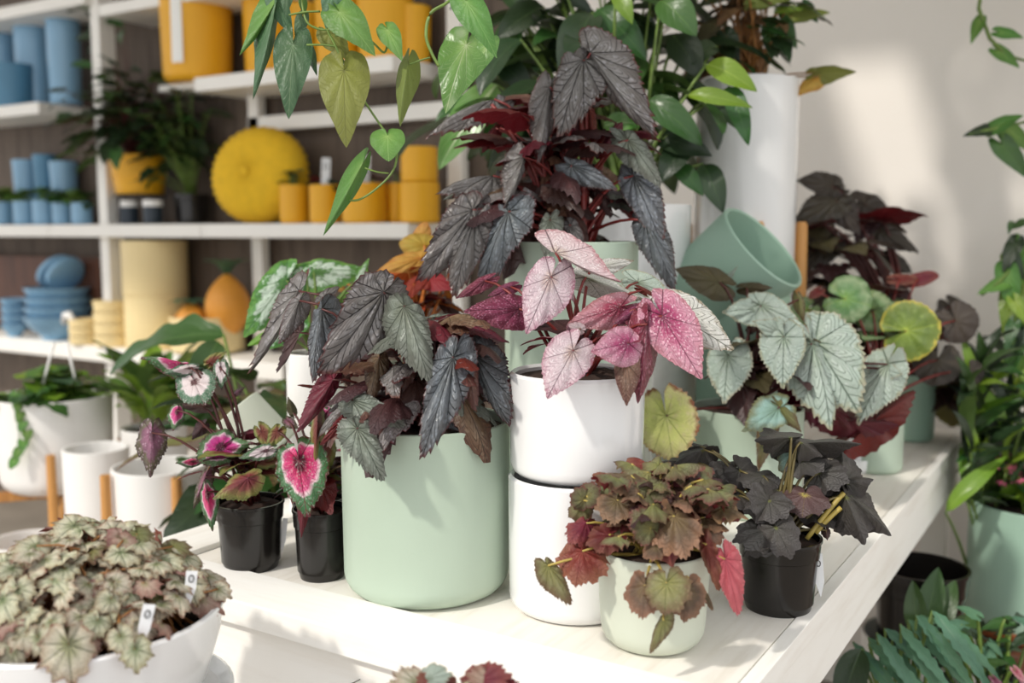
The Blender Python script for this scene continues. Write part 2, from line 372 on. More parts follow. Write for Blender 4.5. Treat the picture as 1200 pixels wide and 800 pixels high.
# ------------------------------------------------------------------ leaf shapes
def interp(tab, a):
    for i in range(len(tab) - 1):
        a0, r0 = tab[i]; a1, r1 = tab[i + 1]
        if a0 <= a <= a1:
            t = (a - a0) / (a1 - a0)
            rm = tab[i - 1][1] if i else r0
            rp = tab[i + 2][1] if i + 2 < len(tab) else r1
            am = tab[i - 1][0] if i else a0 - (a1 - a0)
            ap = tab[i + 2][0] if i + 2 < len(tab) else a1 + (a1 - a0)
            m0 = (r1 - rm) / (a1 - am) * (a1 - a0); m1 = (rp - r0) / (ap - a0) * (a1 - a0)
            return (2*t**3-3*t*t+1)*r0 + (t**3-2*t*t+t)*m0 + (-2*t**3+3*t*t)*r1 + (t**3-t*t)*m1
    return tab[-1][1]
PROF = {
    'angel': ([(0, 1.0), (8, .93), (20, .76), (40, .60), (70, .50), (100, .47), (130, .45), (155, .40), (172, .26), (180, .06)],
              [(0, 1.0), (8, .91), (20, .70), (40, .50), (70, .38), (100, .33), (130, .31), (155, .29), (172, .20), (180, .06)]),
    'heart': ([(0, 1.0), (6, .90), (18, .72), (40, .58), (70, .50), (100, .46), (130, .42), (155, .36), (172, .22), (180, .04)],) * 2,
    'rex': ([(0, 1.0), (8, .90), (22, .78), (45, .70), (75, .64), (105, .60), (135, .56), (160, .48), (174, .30), (180, .05)],
            [(0, 1.0), (8, .88), (22, .74), (45, .62), (75, .54), (105, .50), (135, .48), (160, .42), (174, .28), (180, .05)]),
    'round': ([(0, 1.0), (20, .95), (45, .92), (75, .90), (105, .88), (135, .85), (160, .80), (174, .55), (180, .05)],) * 2,
    'lobed': ([(0, 1.0), (17, .86), (32, .95), (50, .80), (66, .90), (86, .74), (104, .82), (126, .68), (144, .74), (162, .60), (174, .36), (180, .05)],
              [(0, 1.0), (17, .83), (32, .90), (50, .74), (66, .82), (86, .68), (104, .74), (126, .60), (144, .66), (162, .52), (174, .32), (180, .05)]),
    'maple': ([(0, 1.0), (16, .76), (30, .90), (48, .70), (64, .86), (84, .64), (102, .76), (124, .58), (142, .66), (160, .54), (174, .32), (180, .05)],
              [(0, 1.0), (16, .72), (30, .84), (48, .64), (64, .78), (84, .58), (102, .68), (124, .52), (142, .58), (160, .48), (174, .30), (180, .05)]),
    'ivy': ([(0, 1.0), (14, .86), (34, .70), (60, .62), (86, .56), (110, .54), (136, .50), (160, .40), (174, .22), (180, .05)],) * 2,
}
VEINS = {'angel': [0, 20, 48, 84, 125, 165], 'heart': [0, 22, 52, 92, 140], 'rex': [0, 26, 58, 96, 140], 'round': [0, 34, 70, 108, 150], 'lobed': [0, 32, 66, 104, 144], 'maple': [0, 30, 64, 102, 142], 'ivy': [0, 30, 64, 106, 150]}
NORMW = {'angel': .68, 'rex': .86, 'heart': .70, 'round': 1.35, 'lobed': 1.35, 'maple': 1.2, 'ivy': 1.0}
def leaf_mesh(kind, mat, seed=0, na=60, nr=7, teeth=0.05, fold=0.0, bend=0.5, ruffle=0.04, pucker=0.03, cup=0.0, side_bend=0.0, nruf=5):
    rng = random.Random(seed)
    L, R = PROF[kind]
    vn = VEINS[kind]
    if rng.random() < 0.5: L, R = R, L
    ph = rng.random() * 6.28
    vs, uv1, uv2, fs = [], [], [], []
    n = na + 1
    jag = [1 + teeth * ((1 if i % 2 else -1) * 0.6 + rng.uniform(-0.7, 0.7)) for i in range(n)]
    for j in range(nr + 1):
        f = j / nr
        f = f ** 0.85
        for i in range(n):
            s = -1 + 2 * i / na
            # columns packed towards the tip so that it comes out sharp
            a = 180 * (0.62 * s + 0.38 * s * abs(s))
            tab = R if a > 0 else L
            r = interp(tab, abs(a))
            if j == nr and 0 < i < na and i != na // 2: r *= jag[i]
            lo = max([q for q in vn if q <= abs(a) + 1e-6]); hi = min([q for q in vn if q > abs(a)] or [180 + (180 - vn[-1])])
            t = (abs(a) - lo) / (hi - lo)
            va = 1 - abs(1 - 2 * t)
            ar = math.radians(a)
            x, y = r * f * math.sin(ar), r * f * math.cos(ar)
            z = pucker * math.sin(va * PI / 2) * f * (0.5 + 0.5 * math.sin(f * 14 - va * 3))
            z += pucker * va * f
            z += ruffle * f * f * math.sin(ar * nruf + ph) * (0.4 + 0.6 * abs(s))
            z += fold * abs(x) - cup * (x * x + y * y) * (1 if y < 0.2 else 0.4)
            ang = bend * max(y, -0.2)
            if abs(bend) > 1e-3:
                zz = z
                y2 = math.sin(ang) / bend if y > -0.2 else y
                z2 = -(1 - math.cos(ang)) / bend if y > -0.2 else -0.02 * bend
                y, z = y2 + zz * math.sin(ang), z2 + zz * math.cos(ang)
            x += side_bend * y * y
            vs.append(Vector((x, y, z))); uv1.append((va, f)); uv2.append((r * f * math.sin(ar), r * f * math.cos(ar)))
    for j in range(nr):
        for i in range(na):
            q = (j * n + i, j * n + i + 1, (j + 1) * n + i + 1, (j + 1) * n + i)
            fs.append(q)
    tip = vs[nr * n + na // 2]
    ry = tip.normalized()
    rot = ry.rotation_difference(Vector((0, 1, 0))).to_matrix()
    vs = [rot @ v / tip.length for v in vs]
    k = NORMW[kind] / (max(v.x for v in vs) - min(v.x for v in vs))
    for v in vs: v.x *= k
    return finish(kind + '_leaf', vs, fs, uv1, uv2, mat)
def finish(name, vs, fs, uv1, uv2, mat):
    me = mesh(name, vs, fs, mat)
    a = me.uv_layers.new(name='vein'); b = me.uv_layers.new(name='plan')
    idx = [l.vertex_index for l in me.loops]
    a.data.foreach_set('uv', [c for i in idx for c in uv1[i]])
    b.data.foreach_set('uv', [c for i in idx for c in uv2[i]])
    # the upper side faces +Z
    s = sum(p.normal.z * p.area for p in me.polygons)
    if s < 0: me.flip_normals()
    return me
def blade_mesh(mat, seed=0, wid=0.3, bend=0.9, fold=0.25, ns=12, nt=4, wave=0.02, peak=0.4, lobes=0):
    rng = random.Random(seed); ph = rng.random() * 6
    vs, uv1, uv2, fs = [], [], [], []
    for i in range(ns + 1):
        s = i / ns
        w = wid / 2 * (math.sin(PI * s ** (math.log(0.5) / math.log(peak))) ** 0.8 if 0 < s < 1 else 0.02)
        if lobes: w *= 0.84 + 0.16 * math.cos(s * lobes * 2 * PI)
        for j in range(nt + 1):
            t = -1 + 2 * j / nt
            x = w * t; y = s; z = fold * abs(x) + wave * math.sin(s * 9 + ph + t) * abs(t)
            ang = bend * s
            y2 = math.sin(ang) / bend + z * math.sin(ang); z2 = -(1 - math.cos(ang)) / bend + z * math.cos(ang)
            vs.append(Vector((x, y2, z2))); uv1.append((abs(t), 0.15 + 0.8 * s)); uv2.append((x, s))
    n = nt + 1
    for i in range(ns):
        for j in range(nt):
            fs.append((i * n + j, i * n + j + 1, (i + 1) * n + j + 1, (i + 1) * n + j))
    tip = vs[ns * n + nt // 2]
    rot = tip.normalized().rotation_difference(Vector((0, 1, 0))).to_matrix()
    vs = [rot @ v / tip.length for v in vs]
    return finish('blade_leaf', vs, fs, uv1, uv2, mat)

CACHE = {}
def LM(kind, mat, var, **kw):
    key = (kind, mat, var, tuple(sorted(kw.items())))
    if key not in CACHE:
        k2 = dict(kw)
        if kind == 'blade': CACHE[key] = blade_mesh(M[mat], var, **k2)
        else: CACHE[key] = leaf_mesh(kind, M[mat], var * 13 + len(mat), **k2)
    return CACHE[key]
def frame(b, t, nh, w=1.0, roll=0.0):
    Y = t - b
    L = Y.length
    y = Y / L
    n = nh - y * nh.dot(y)
    if n.length < 1e-3: n = Vector((0, 0, 1)) - y * y.z
    n.normalize()
    if roll: n = Matrix.Rotation(math.radians(roll), 3, y) @ n
    x = y.cross(n)
    m = Matrix((x * L * w, Y, n * L)).transposed().to_4x4()
    m.translation = b
    return m

class Plant:
    """one potted plant: an Empty with pot, soil, leaves and stems as its parts"""
    def __init__(s, name, label, cat, base, group=None):
        s.root = thing(name, label, cat, base, group)
        s.o = Vector(base); s.crown = Vector(base); s.stem = S_GRN; s.rad = 0.0024; s.up = 0.45
    def pot(s, prof, mat, seg=56, name='pot', label=None):
        o = link(name, lathe(prof, seg, name, mat), s.root)
        if label: o['label'] = label
        return o
    def soil(s, r, z, name='soil'):
        rng = random.Random(int(r * 1e5))
        prof = [(r, z - 0.01), (r, z), (r * 0.7, z + r * 0.06), (r * 0.35, z + r * 0.10), (0.002, z + r * 0.11)]
        me = lathe(prof, 28, name, M['soil'])
        for v in me.vertices:
            if v.co.z > z - 0.001 and math.hypot(v.co.x, v.co.y) < r * 0.95: v.co.z += rng.uniform(-0.004, 0.004)
        o = link(name, me, s.root)
        s.crown = s.o + Vector((0, 0, z + r * 0.05))
        s.cr = r * 0.3
        return o
    def leaf(s, kind, mat, b, t, w=1.0, roll=0, nh=None, var=None, stem=True, arch=0.35, name='leaf', srad=None, label=None, smat=None, start=None, **kw):
        var = random.randrange(3) if var is None else var
        if nh is None: nh = (CAM - b).normalized() + Vector((0, 0, s.up)) + SUN_FROM * 0.12
        b = b.copy(); t = t.copy()
        for q in (b, t): q.y = min(q.y, 2.85)
        me = LM(kind, mat, var, **kw)
        o = link(name, me, s.root)
        o.matrix_local = Matrix.Translation(-s.o) @ frame(b, t, nh, w, roll)
        if label: o['label'] = label
        if stem:
            a = start if start is not None else s.crown + Vector((random.uniform(-1, 1), random.uniform(-1, 1), 0)) * getattr(s, 'cr', 0.02)
            m = a.lerp(b, 0.55); m.z = max(a.z, b.z) * (1 - arch) + m.z * arch + (b - a).length * 0.10
            if kind == 'blade': m = a.lerp(b, 0.5) + Vector((0, 0, (b - a).length * 0.12))
            pts = bez(a - s.o, m - s.o, b - s.o)
            r = srad or s.rad
            link('stem', tubem('stem', pts, [r * 1.25, r * 1.15, r * 1.1, r, r * 0.9, r * 0.8, r * 0.6], smat or s.stem), s.root)
        return o
    def pix(s, kind, mat, bx, by, tx, ty, d, dt=0.0, **kw):
        """a leaf whose petiole joint and tip are seen at these places, the joint d metres away"""
        return s.leaf(kind, mat, P(bx, by, d), P(tx, ty, d + dt), **kw)
    def dome(s, n, kind, mats, cen, rx, rz, size, w=1.0, seed=1, lo=-0.1, hi=1.0, az=None, droop=0.5, stem=True, inner=0.6, **kw):
        rng = random.Random(seed)
        for i in range(n):
            a = rng.uniform(*(az or (0, 2 * PI)))
            e = rng.uniform(lo, hi) * PI / 2
            k = rng.uniform(inner, 1.0)
            out = Vector((math.cos(a), math.sin(a), 0))
            b = cen + out * rx * math.cos(e) * k + Vector((0, 0, rz * math.sin(e) * k))
            sz = rng.uniform(*size)
            dirv = (out * (0.75 + 0.4 * rng.random()) + Vector((rng.uniform(-.6, .6), rng.uniform(-.6, .6), 0)) + Vector((0, 0, 0.35 * math.sin(e) - droop * rng.uniform(0.4, 1.3)))).normalized()
            nh = out * 0.45 * math.cos(e) + Vector((rng.uniform(-.35, .35), rng.uniform(-.35, .35), 0.9))
            s.leaf(kind, rng.choice(mats), b, b + dirv * sz, w=w * rng.uniform(0.85, 1.12), nh=nh, var=rng.randrange(4), stem=stem and rng.random() < 0.8, **kw)
    def tag(s, p, h=0.06, wd=0.016, lean=(0.2, 0), face=None, written=True):
        """a white plant label stake, pointed at its foot"""
        o = link('plant_tag', None, s.root, p - s.o)
        vs = [(-wd/2, 0, h), (wd/2, 0, h), (wd/2, 0, 0.01), (0, 0, -0.012), (-wd/2, 0, 0.01)]
        v2 = [(x, 0.001, z) for x, _, z in vs]
        fs = [(0, 1, 2, 3, 4), (9, 8, 7, 6, 5)] + [(i, 5 + i, 5 + (i + 1) % 5, (i + 1) % 5) for i in range(5)]
        o2 = mesh('plant_tag', vs + v2, fs, M['tagplastic'], False)
        bpy.data.objects.remove(o)
        o = link('plant_tag', o2, s.root, p - s.o)
        d = (CAM - p) if face is None else face
        o.rotation_euler = (lean[1], lean[0], math.atan2(d.y, d.x) + PI / 2)
        if written:
            q = [(wd * .22 * math.cos(k * PI / 5), -.0006, h * .72 + wd * .34 * math.sin(k * PI / 5)) for k in range(11)]
            link('ink_mark', tubem('ink_mark', q, wd * .05, M['ink'], 4), o)
        return o

def cyl_prof(r, h, t=0.006, rb=None, round_b=0.012, lip=0.0015, inner=None):
    """outer wall from the foot up, over the lip, down inside"""
    rb = r if rb is None else rb
    p = [(0.001, 0.0), (rb - round_b, 0.0)]
    for i in range(1, 6):
        a = -PI / 2 + i * PI / 10
        p.append((rb - round_b + round_b * math.cos(a), round_b + round_b * math.sin(a)))
    p += [(rb + (r - rb) * 0.5, h * 0.5), (r, h - lip), (r - lip, h), (r - t + lip, h), (r - t, h - lip), (r - t, h * 0.45 if inner is None else inner), (0.001, h * 0.45 if inner is None else inner)]
    return p
def nursery_prof(r, h):
    rb = r * 0.84
    f = lambda z: rb + (r * 0.955 - rb) * z / h
    return [(0.001, 0.004), (rb - 0.008, 0.004), (rb - 0.006, 0), (rb - .003, 0), (rb - .002, h * .03), (rb - .001, h * 0.10), (rb + 0.001, h * 0.11), (f(h * .3), h * .3), (f(h * .55), h * .55), (f(h * .735), h * .735), (r * .965, h * .75), (r * .972, h * .80), (r * .978, h * .855), (r * .985, h * .87), (r * 0.99, h * .955), (r * 1.02, h * .965), (r * 1.02, h), (r * 0.95, h), (r * .93, h * .8), (r * .87, h * .6), (0.001, h * .6)]

# ------------------------------------------------------------------ the room
TZ = 0.80                     # table top
TX0, TX1, TY0, TY1 = -1.352, -0.336, 0.938, 2.795
WALLY = 2.89
def struct(o, **k): return tag(o, kind='structure', **k)
struct(box('floor', -6.5, 3.0, -2.5, WALLY + 0.1, -0.06, 0.0, M['floor'], bev=0))
struct(box('wall_back', -6.5, 3.0, WALLY, WALLY + 0.12, 0, 3.0, M['wall'], bev=0))
struct(box('ceiling', -6.5, -1.2, 0.55, WALLY + 0.12, 3.0, 3.1, M['ceil'], bev=0))
struct(box('ceiling', -1.2, 3.0, 1.60, WALLY + 0.12, 3.0, 3.1, M['ceil'], bev=0))  # unseen; stepped front edge shaped to shade the shelves, sun the right wall
struct(box('baseboard_back', -1.6, 3.0, WALLY - 0.015, WALLY, 0, 0.10, M['shelf']))

# ------------------------------------------------------------------ display table
t = thing('display_table', 'long white painted wooden display table carrying the potted begonias', 'table', (0, 0, 0))
box('table_top', TX0 + 0.10, TX1 - 0.022, TY0 + 0.10, TY1, TZ - 0.03, TZ, M['table_bed'], t, 0.001)
box('edge_board', TX0, TX1, TY0, TY0 + 0.098, TZ - 0.03, TZ + 0.006, M['table_front'], t)
box('edge_board', TX0, TX0 + 0.098, TY0 + 0.10, TY1, TZ - 0.03, TZ + 0.009, M['table'], t)
box('edge_board', TX1 - 0.020, TX1, TY0 + 0.10, TY1, TZ - 0.03, TZ + 0.001, M['table'], t, 0.001)
box('apron', TX0 + 0.02, TX1 - 0.02, TY0 + 0.018, TY0 + 0.038, TZ - 0.13, TZ - 0.031, M['table_front'], t)
box('apron', TX1 - 0.026, TX1 - 0.006, TY0 + 0.04, TY1 - 0.01, TZ - 0.125, TZ - 0.031, M['table'], t)
box('apron', TX0 + 0.008, TX0 + 0.028, TY0 + 0.04, TY1 - 0.01, TZ - 0.125, TZ - 0.031, M['table'], t)
for x in (TX0 + 0.03, TX1 - 0.09):
    for y in (TY0 + 0.04, TY1 - 0.075):
        box('leg', x, x + 0.06, y, y + 0.06, 0, TZ - 0.031, M['shelf'], t)
nl = P(399, 772, 1.27)
link('nail', tubem('nail', [Vector((nl.x, TY0 + 0.02, 0.735)), Vector((nl.x + 0.004, TY0 - 0.006, 0.739)), Vector((nl.x - 0.006, TY0 - 0.009, 0.734))], 0.0009, M['metal'], 5), t)

# ------------------------------------------------------------------ wall shelving on the left
sh = thing('shelving_unit', 'white wall shelving with a dark back sheet painted as shaded wall, holding blue, yellow and cream pots', 'shelf', (0, 0, 0))
SV = 2.60                     # front plane of the boards
def sx(px, py=270, v=SV): return W(px, py, v).x
zc = lambda px, py, v=SV: W(px, py, v).z
XL = -5.6
box('shade_panel', XL, -1.78, WALLY - 0.02, WALLY - 0.001, 0, 3.0, M['wall_shade'], sh)  # dark sheet put in for the shaded wall between the boards
for x0, x1 in ((XL, sx(57) - .002), (sx(57) + .002, sx(235) - .002), (sx(235) + .002, sx(478))):
    box('shelf_board', x0, x1, SV, WALLY - 0.03, 1.293, 1.345, M['shelf'], sh, 0.004)
box('shelf_board', sx(227, 100), sx(460, 80), SV, WALLY - 0.03, 1.833, 1.885, M['shelf'], sh, 0.004)
box('shelf_board', XL, sx(45, 128), SV, WALLY - 0.03, 1.812, 1.862, M['shelf'], sh, 0.004)
box('shelf_board', XL, sx(98, 5), SV, WALLY - 0.03, 2.225, 2.275, M['shelf'], sh, 0.004)
box('shelf_board', sx(115, 8), sx(300, 0), SV, WALLY - 0.03, 2.165, 2.21, M['shelf'], sh, 0.004)
box('shelf_board', XL, sx(330, 405), SV, WALLY - 0.03, 0.775, 0.838, M['shelf'], sh, 0.004)
box('shelf_board', XL, sx(330, 405), SV, WALLY - 0.03, 0.33, 0.38, M['shelf'], sh, 0.004)
box('rail', sx(296, 130, 2.83), sx(530, 130, 2.83), 2.80, 2.84, 1.70, 1.755, M['shelf'], sh)
for px, py, v, wd, dp in ((112, 60, 2.64, 0.055, 0.075), (296, 130, 2.80, 0.055, 0.04), (532, 130, 2.80, 0.06, 0.04)):
    x = W(px, py, v).x
    box('upright', x - wd / 2, x + wd / 2, v, v + dp, 0, 3.0, M['shelf'], sh)
box('wood_panel', XL, sx(120, 340, 2.8), 2.79, 2.81, 0.86, 1.20, M['redwood'], sh)

def on_shelf(px, zt, w, ytop, v):
    """base centre, radius, height of a round thing standing on height zt with its axis at v"""
    r0 = W(px, 270, v)
    d = depth(Vector((r0.x, r0.y, zt)))
    r = w / 2 / FPX * d
    top = W(px, ytop, v - r * 0.5).z
    return Vector((r0.x, v, zt)), r, top - zt
def simple_pot(name, label, cat, c, r, h, mat, group=None, rb=None, plug=None, rnd=0.01):
    o = link(name, lathe(cyl_prof(r, h, min(0.008, r * .12), rb, min(rnd, r * .3), inner=0.012), 40, name, mat), None, c)
    return tag(o, label, cat, group)
SH1, SHU, SHB, SHL = 1.345, 1.885, 1.862, 0.838
# blue pots upstairs
def stack2(px, zt, w, ytop, v, label, group, mat, n=2):
    c, r, h = on_shelf(px, zt, w, ytop, v)
    for i in range(n):
        pass
    return c, r, h
for i, (px, w, yt, v, mt, lb) in enumerate((
        (22, 54, 71, 2.69, 'blue_deep', 'squat deep blue planter in front of the tall pale blue pots on the upper shelf'),
        (12, 40, 25, 2.80, 'blue', 'tall pale blue pot at the far end behind the squat deep blue planter'),
        (50, 42, 18, 2.79, 'blue', 'tall pale blue pot in the middle behind the squat deep blue planter'),
        (85, 38, 9, 2.76, 'blue', 'tallest pale blue pot beside the white upright of the shelving'))):
    c, r, h = on_shelf(px, SHB, w, yt, v)
    simple_pot('blue_pot', lb, 'pot', c, r, h, M[mt], 'blue pots on the upper shelf', r * 0.94)
# blue pots on the middle shelf with little plants
def tuft(pl, n, mats, r, h, size, seed, kind='ivy', **kw):
    pl.dome(n, kind, mats, pl.crown + Vector((0, 0, 0.004)), r, h, size, seed=seed, lo=0.1, **kw)
SM = dict(na=16, nr=3)
for i, (px, w, yt) in enumerate(((4, 28, 236), (30, 25, 235), (53, 26, 234), (74, 22, 236), (97, 24, 237))):
    c, r, h = on_shelf(px, SH1, w, yt, 2.68)
    lb = ['first', 'second', 'third', 'fourth', 'fifth'][i]
    pl = Plant('potted_seedling', lb + ' small blue pot with green seedling leaves, counted from the far end of the row', 'potted plant', c, 'small blue pots on the middle shelf')
    pl.pot(cyl_prof(r, h, .006), M['blue'], 32); pl.soil(r - .007, h - .012)
    tuft(pl, 14, ['l_green', 'l_vine', 'l_lime'], r * 1.0, 0.06, (.04, .065), i, **SM)
for i, (px, w, yt, mt, lb) in enumerate(((34, 30, 186, 'blue', 'tall light blue vase behind the row of small seedling pots'), (78, 32, 188, 'blue', 'light blue vase near the upright behind the seedling pots'), (56, 26, 180, 'blue_deep', 'deep teal blue vase between two lighter vases behind the seedlings'))):
    c, r, h = on_shelf(px, SH1, w, yt, 2.80)
    simple_pot('vase', lb, 'vase', c, r, h, M[mt], 'blue vases behind the seedlings', r * .8)
# bay two: bushy dark plant in a yellow pot on a small stand of tumblers
c, r, h = on_shelf(166, SH1, 70, 228, 2.72)
st = thing('wire_riser', 'low dark wire riser under the yellow pot with the bushy plant', 'stand', c)
link('stand_plate', lathe([(.001, .115), (.11, .115), (.11, .12), (.001, .12)], 24, 'stand_plate', M['bronze']), st)
for k in range(3):
    a = 2 * PI * k / 3 + .5
    link('leg', tubem('leg', [(.10 * math.cos(a), .10 * math.sin(a), .116), (.11 * math.cos(a), .11 * math.sin(a), 0)], .004, M['bronze']), st)
cy = c + Vector((0, 0, .12))
pl = Plant('potted_shrub', 'dark bushy foliage plant in a yellow pot on the middle shelf', 'potted plant', cy)
pl.pot(cyl_prof(.115, .16, .007, .095), M['yellow'], 40); pl.soil(.105, .145); pl.stem = S_DRED
pl.dome(150, 'heart', ['l_deepgreen', 'l_deepgreen', 'l_green', 'l_olivedark'], pl.crown + Vector((0, -.03, .13)), .32, .26, (.07, .12), seed=3, lo=-.5, inner=.2, **SM)
for k in range(14):
    b = pl.crown + Vector((-.12 + random.uniform(-.1, .12), random.uniform(-.06, .02), .30 + k * .025))
    pl.leaf('blade', 'l_deepgreen' if k % 3 else 'l_green', b, b + Vector((random.uniform(-.12, .12), random.uniform(-.08, .02), random.uniform(-.03, .12))), wid=.3, stem=k % 3 == 0)
for i, px in enumerate((152, 180)):
    c, r, h = on_shelf(px, SH1, 24, 229, 2.66 - .01 * i)
    simple_pot('tumbler', ['dark pale-banded tumbler under the bushy yellow planter, on the side of the blue pots', 'dark pale-banded tumbler under the bushy yellow planter, on the side of the cushion'][i], 'tumbler', c, r * .9, .085, M['navy'], 'tumblers on the middle shelf')
    link('pale_band', lathe([(r * .6, .07), (r * .93, .07), (r * .93, .095), (r * .6, .095)], 24, 'pale_band', M['whitematte']), [o for o in COL.objects if o.name.startswith('tumbler')][-1])
# second dark plant behind, between the cushion and the first
c, r, h = on_shelf(225, SH1, 50, 230, 2.78)
pl = Plant('trailing_foliage', 'dark green trailing plant in a black pot beside the yellow cushion', 'potted plant', c)
pl.pot(nursery_prof(.07, .12), M['black'], 32); pl.soil(.06, .1)
pl.dome(80, 'heart', ['l_deepgreen', 'l_green'], pl.crown + Vector((0, -.06, .24)), .20, .24, (.06, .1), seed=5, lo=-.6, inner=.2, **SM)
# yellow bin with the paper label
c, r, h = on_shelf(233, SHU, 86, 2, 2.74)
wp = W(233, 110, 2.72)
o = thing('yellow_planter', 'big yellow planter with a long white paper label, at the end of the upper shelf', 'planter', (wp.x, 2.72, SHU))
box('shelf_board', wp.x - .16, sx(227, 100) - .003, 2.66, WALLY - .03, 1.86, SHU - .001, M['shelf'], sh)
link('planter_body', lathe(cyl_prof(.138, .37, .008, .130, .03, inner=.02), 48, 'planter_body', M['yellow']), o)
vs, fs = [], []
ca = math.atan2(CAM.y - 2.72, CAM.x - wp.x)
for i in range(7):
    a = ca - .72 + .34 * i / 6
    for z in (.06, .34): vs.append((.1400 * math.cos(a), .1400 * math.sin(a), z))
for i in range(6): fs.append((2 * i, 2 * i + 2, 2 * i + 3, 2 * i + 1))
link('paper_label', mesh('paper_label', vs, fs, M['paper']), o)
for i, (px, w, yt, v, lb) in enumerate(((316, 58, -8, 2.76, 'yellow pot between the white uprights on the upper shelf'), (358, 40, 0, 2.80, 'narrow yellow pot behind the vine tips on the upper shelf'),
        (402, 56, -6, 2.74, 'wide yellow pot in the middle of the upper shelf'), (455, 66, -12, 2.74, 'largest of the yellow pots near the shelf corner'), (500, 44, 4, 2.80, 'yellow pot at the corner end of the upper shelf'))):
    c, r, h = on_shelf(px, SHU, w, yt, v)
    if px == 500: c = Vector((sx(462, 80) - r - .005, 2.79, SHU))
    if i in (0, 1): c.y += .02
    simple_pot('yellow_pot', lb, 'pot', c, r, h, M['yellow'], 'yellow pots on the upper shelf', r * .93)
# pleated round cushion
c = W(300, 208, 2.68)
R0 = .205
vs, fs = [], []
NS, NT_ = 72, 14
for i in range(NS):
    a = 2 * PI * i / NS
    for j in range(NT_ + 1):
        b = PI * j / NT_
        k = math.sin(b)
        pl_ = 1 + (.04 if i % 2 else -.025) * (k ** .5)
        rr = R0 * k ** .55 * pl_
        vs.append((rr * math.cos(a), -.085 * math.cos(b) * (1 + .03 * (i % 2)), rr * math.sin(a)))
for i in range(NS):
    for j in range(NT_):
        q = (i + 1) % NS
        fs.append((i * 15 + j, i * 15 + j + 1, q * 15 + j + 1, q * 15 + j))
o = link('round_cushion', mesh('round_cushion', vs, fs, M['yellowcloth']), None, (c.x, 2.70, SH1 + R0))
o.rotation_euler = (-.12, 0, .12); o.scale = (1.0, 1.0, .86); o.location.z = SH1 + R0 * .87
tag(o, 'big round pleated yellow cushion standing on the middle shelf', 'cushion')
link('button', lathe([(.001, -.004), (.02, 0), (.016, .008), (.001, .01)], 20, 'button', M['yellowcloth']), o).matrix_local = Matrix.Translation((0, -.086, 0)) @ Matrix.Rotation(PI / 2, 4, 'X')
# row of small yellow pots
for i, (px, w, yt, v) in enumerate(((346, 34, 216, 2.66), (382, 37, 216, 2.66), (428, 53, 214, 2.67), (465, 20, 214, 2.74))):
    c, r, h = on_shelf(px, SH1, w, yt, v)
    lb = ['small yellow pot with a dark sprout beside the round cushion', 'small yellow pot second from the round cushion', 'wider yellow pot in the middle of the low row with a purple sprout', 'narrow yellow pot squeezed beside the stacked yellow pots'][i]
    pl = Plant('potted_sprout', lb, 'potted plant', c, 'small yellow pots on the middle shelf')
    pl.pot(cyl_prof(r, h, .006), M['yellow'], 32); pl.soil(r - .007, h - .01)
    tuft(pl, [7, 5, 8, 3][i], ['l_deepgreen', 'l_shadow', 'l_deepgreen'], r * .9, .06, (.03, .06), 30 + i, **SM)
    if i in (1, 2):
        pl.tag(pl.crown + Vector((.01, -.01, .0)), .10, .03, (.05, 0))
c, r, h = on_shelf(492, SH1, 46, 213, 2.67)
simple_pot('stacked_yellow_pot', 'lower yellow pot of the stack near the end of the middle shelf', 'pot', c, r, h, M['yellow'], 'stacked yellow pots')
c2 = c + Vector((0, 0, h)); hh = W(490, 172, 2.66).z - c2.z
simple_pot('stacked_yellow_pot', 'upper yellow pot of the stack near the end of the middle shelf', 'pot', c2, r * .93, hh, M['yellow'], 'stacked yellow pots')
# lower shelf: blue bowls, cream crockery, orange gourds
def bowl_prof(r, h): return [(.001, .0), (r * .45, 0), (r * .48, h * .12), (r * .8, h * .5), (r * .97, h * .93), (r, h), (r * .96, h), (r * .76, h * .52), (r * .4, h * .2), (.001, h * .18)]
c, r, h = on_shelf(64, SHL, 80, 345, 2.70)
for k in range(4):
    o = link('blue_bowl', lathe(bowl_prof(r * (1 - .02 * k), .105), 40, 'blue_bowl', M['blue']), None, c + Vector((0, 0, .042 * k)))
    tag(o, ['bottom', 'second', 'third', 'top'][k] + ' blue bowl of the nested stack on the low shelf' if k in (0, 3) else ['', 'second blue bowl from the bottom of the nested stack', 'third blue bowl from the bottom of the nested stack'][k], 'bowl', 'nested blue bowls')
for k in range(2):
    o = link('blue_dish', lathe([(.001, 0), (.06, 0), (.085, .012), (.088, .03), (.08, .03), (.076, .014), (.001, .01)], 36, 'blue_dish', M['blue']), None, (c.x + .015 + .065 * k, 2.70, SHL + .042 * 3 + .105 + .055 - .008 * k))
    o.rotation_euler = (0.0, -.95 - .06 * k, 0)
    tag(o, ['blue dish leaning in the top bowl over the pile of cups', 'second blue dish leaning beside the first in the top bowl'][k], 'dish', 'leaning blue dishes')
for k in range(4):
    c, r, h = on_shelf(11, SHL, 30, 380, 2.66)
    o = link('blue_cup', lathe(bowl_prof(r, .06), 30, 'blue_cup', M['blue']), None, c + Vector((0, 0, .038 * k)))
    tag(o, ['lowest', 'second lowest', 'second highest', 'highest'][k] + ' small blue cup of the pile beside the bowls', 'cup', 'piled blue cups')
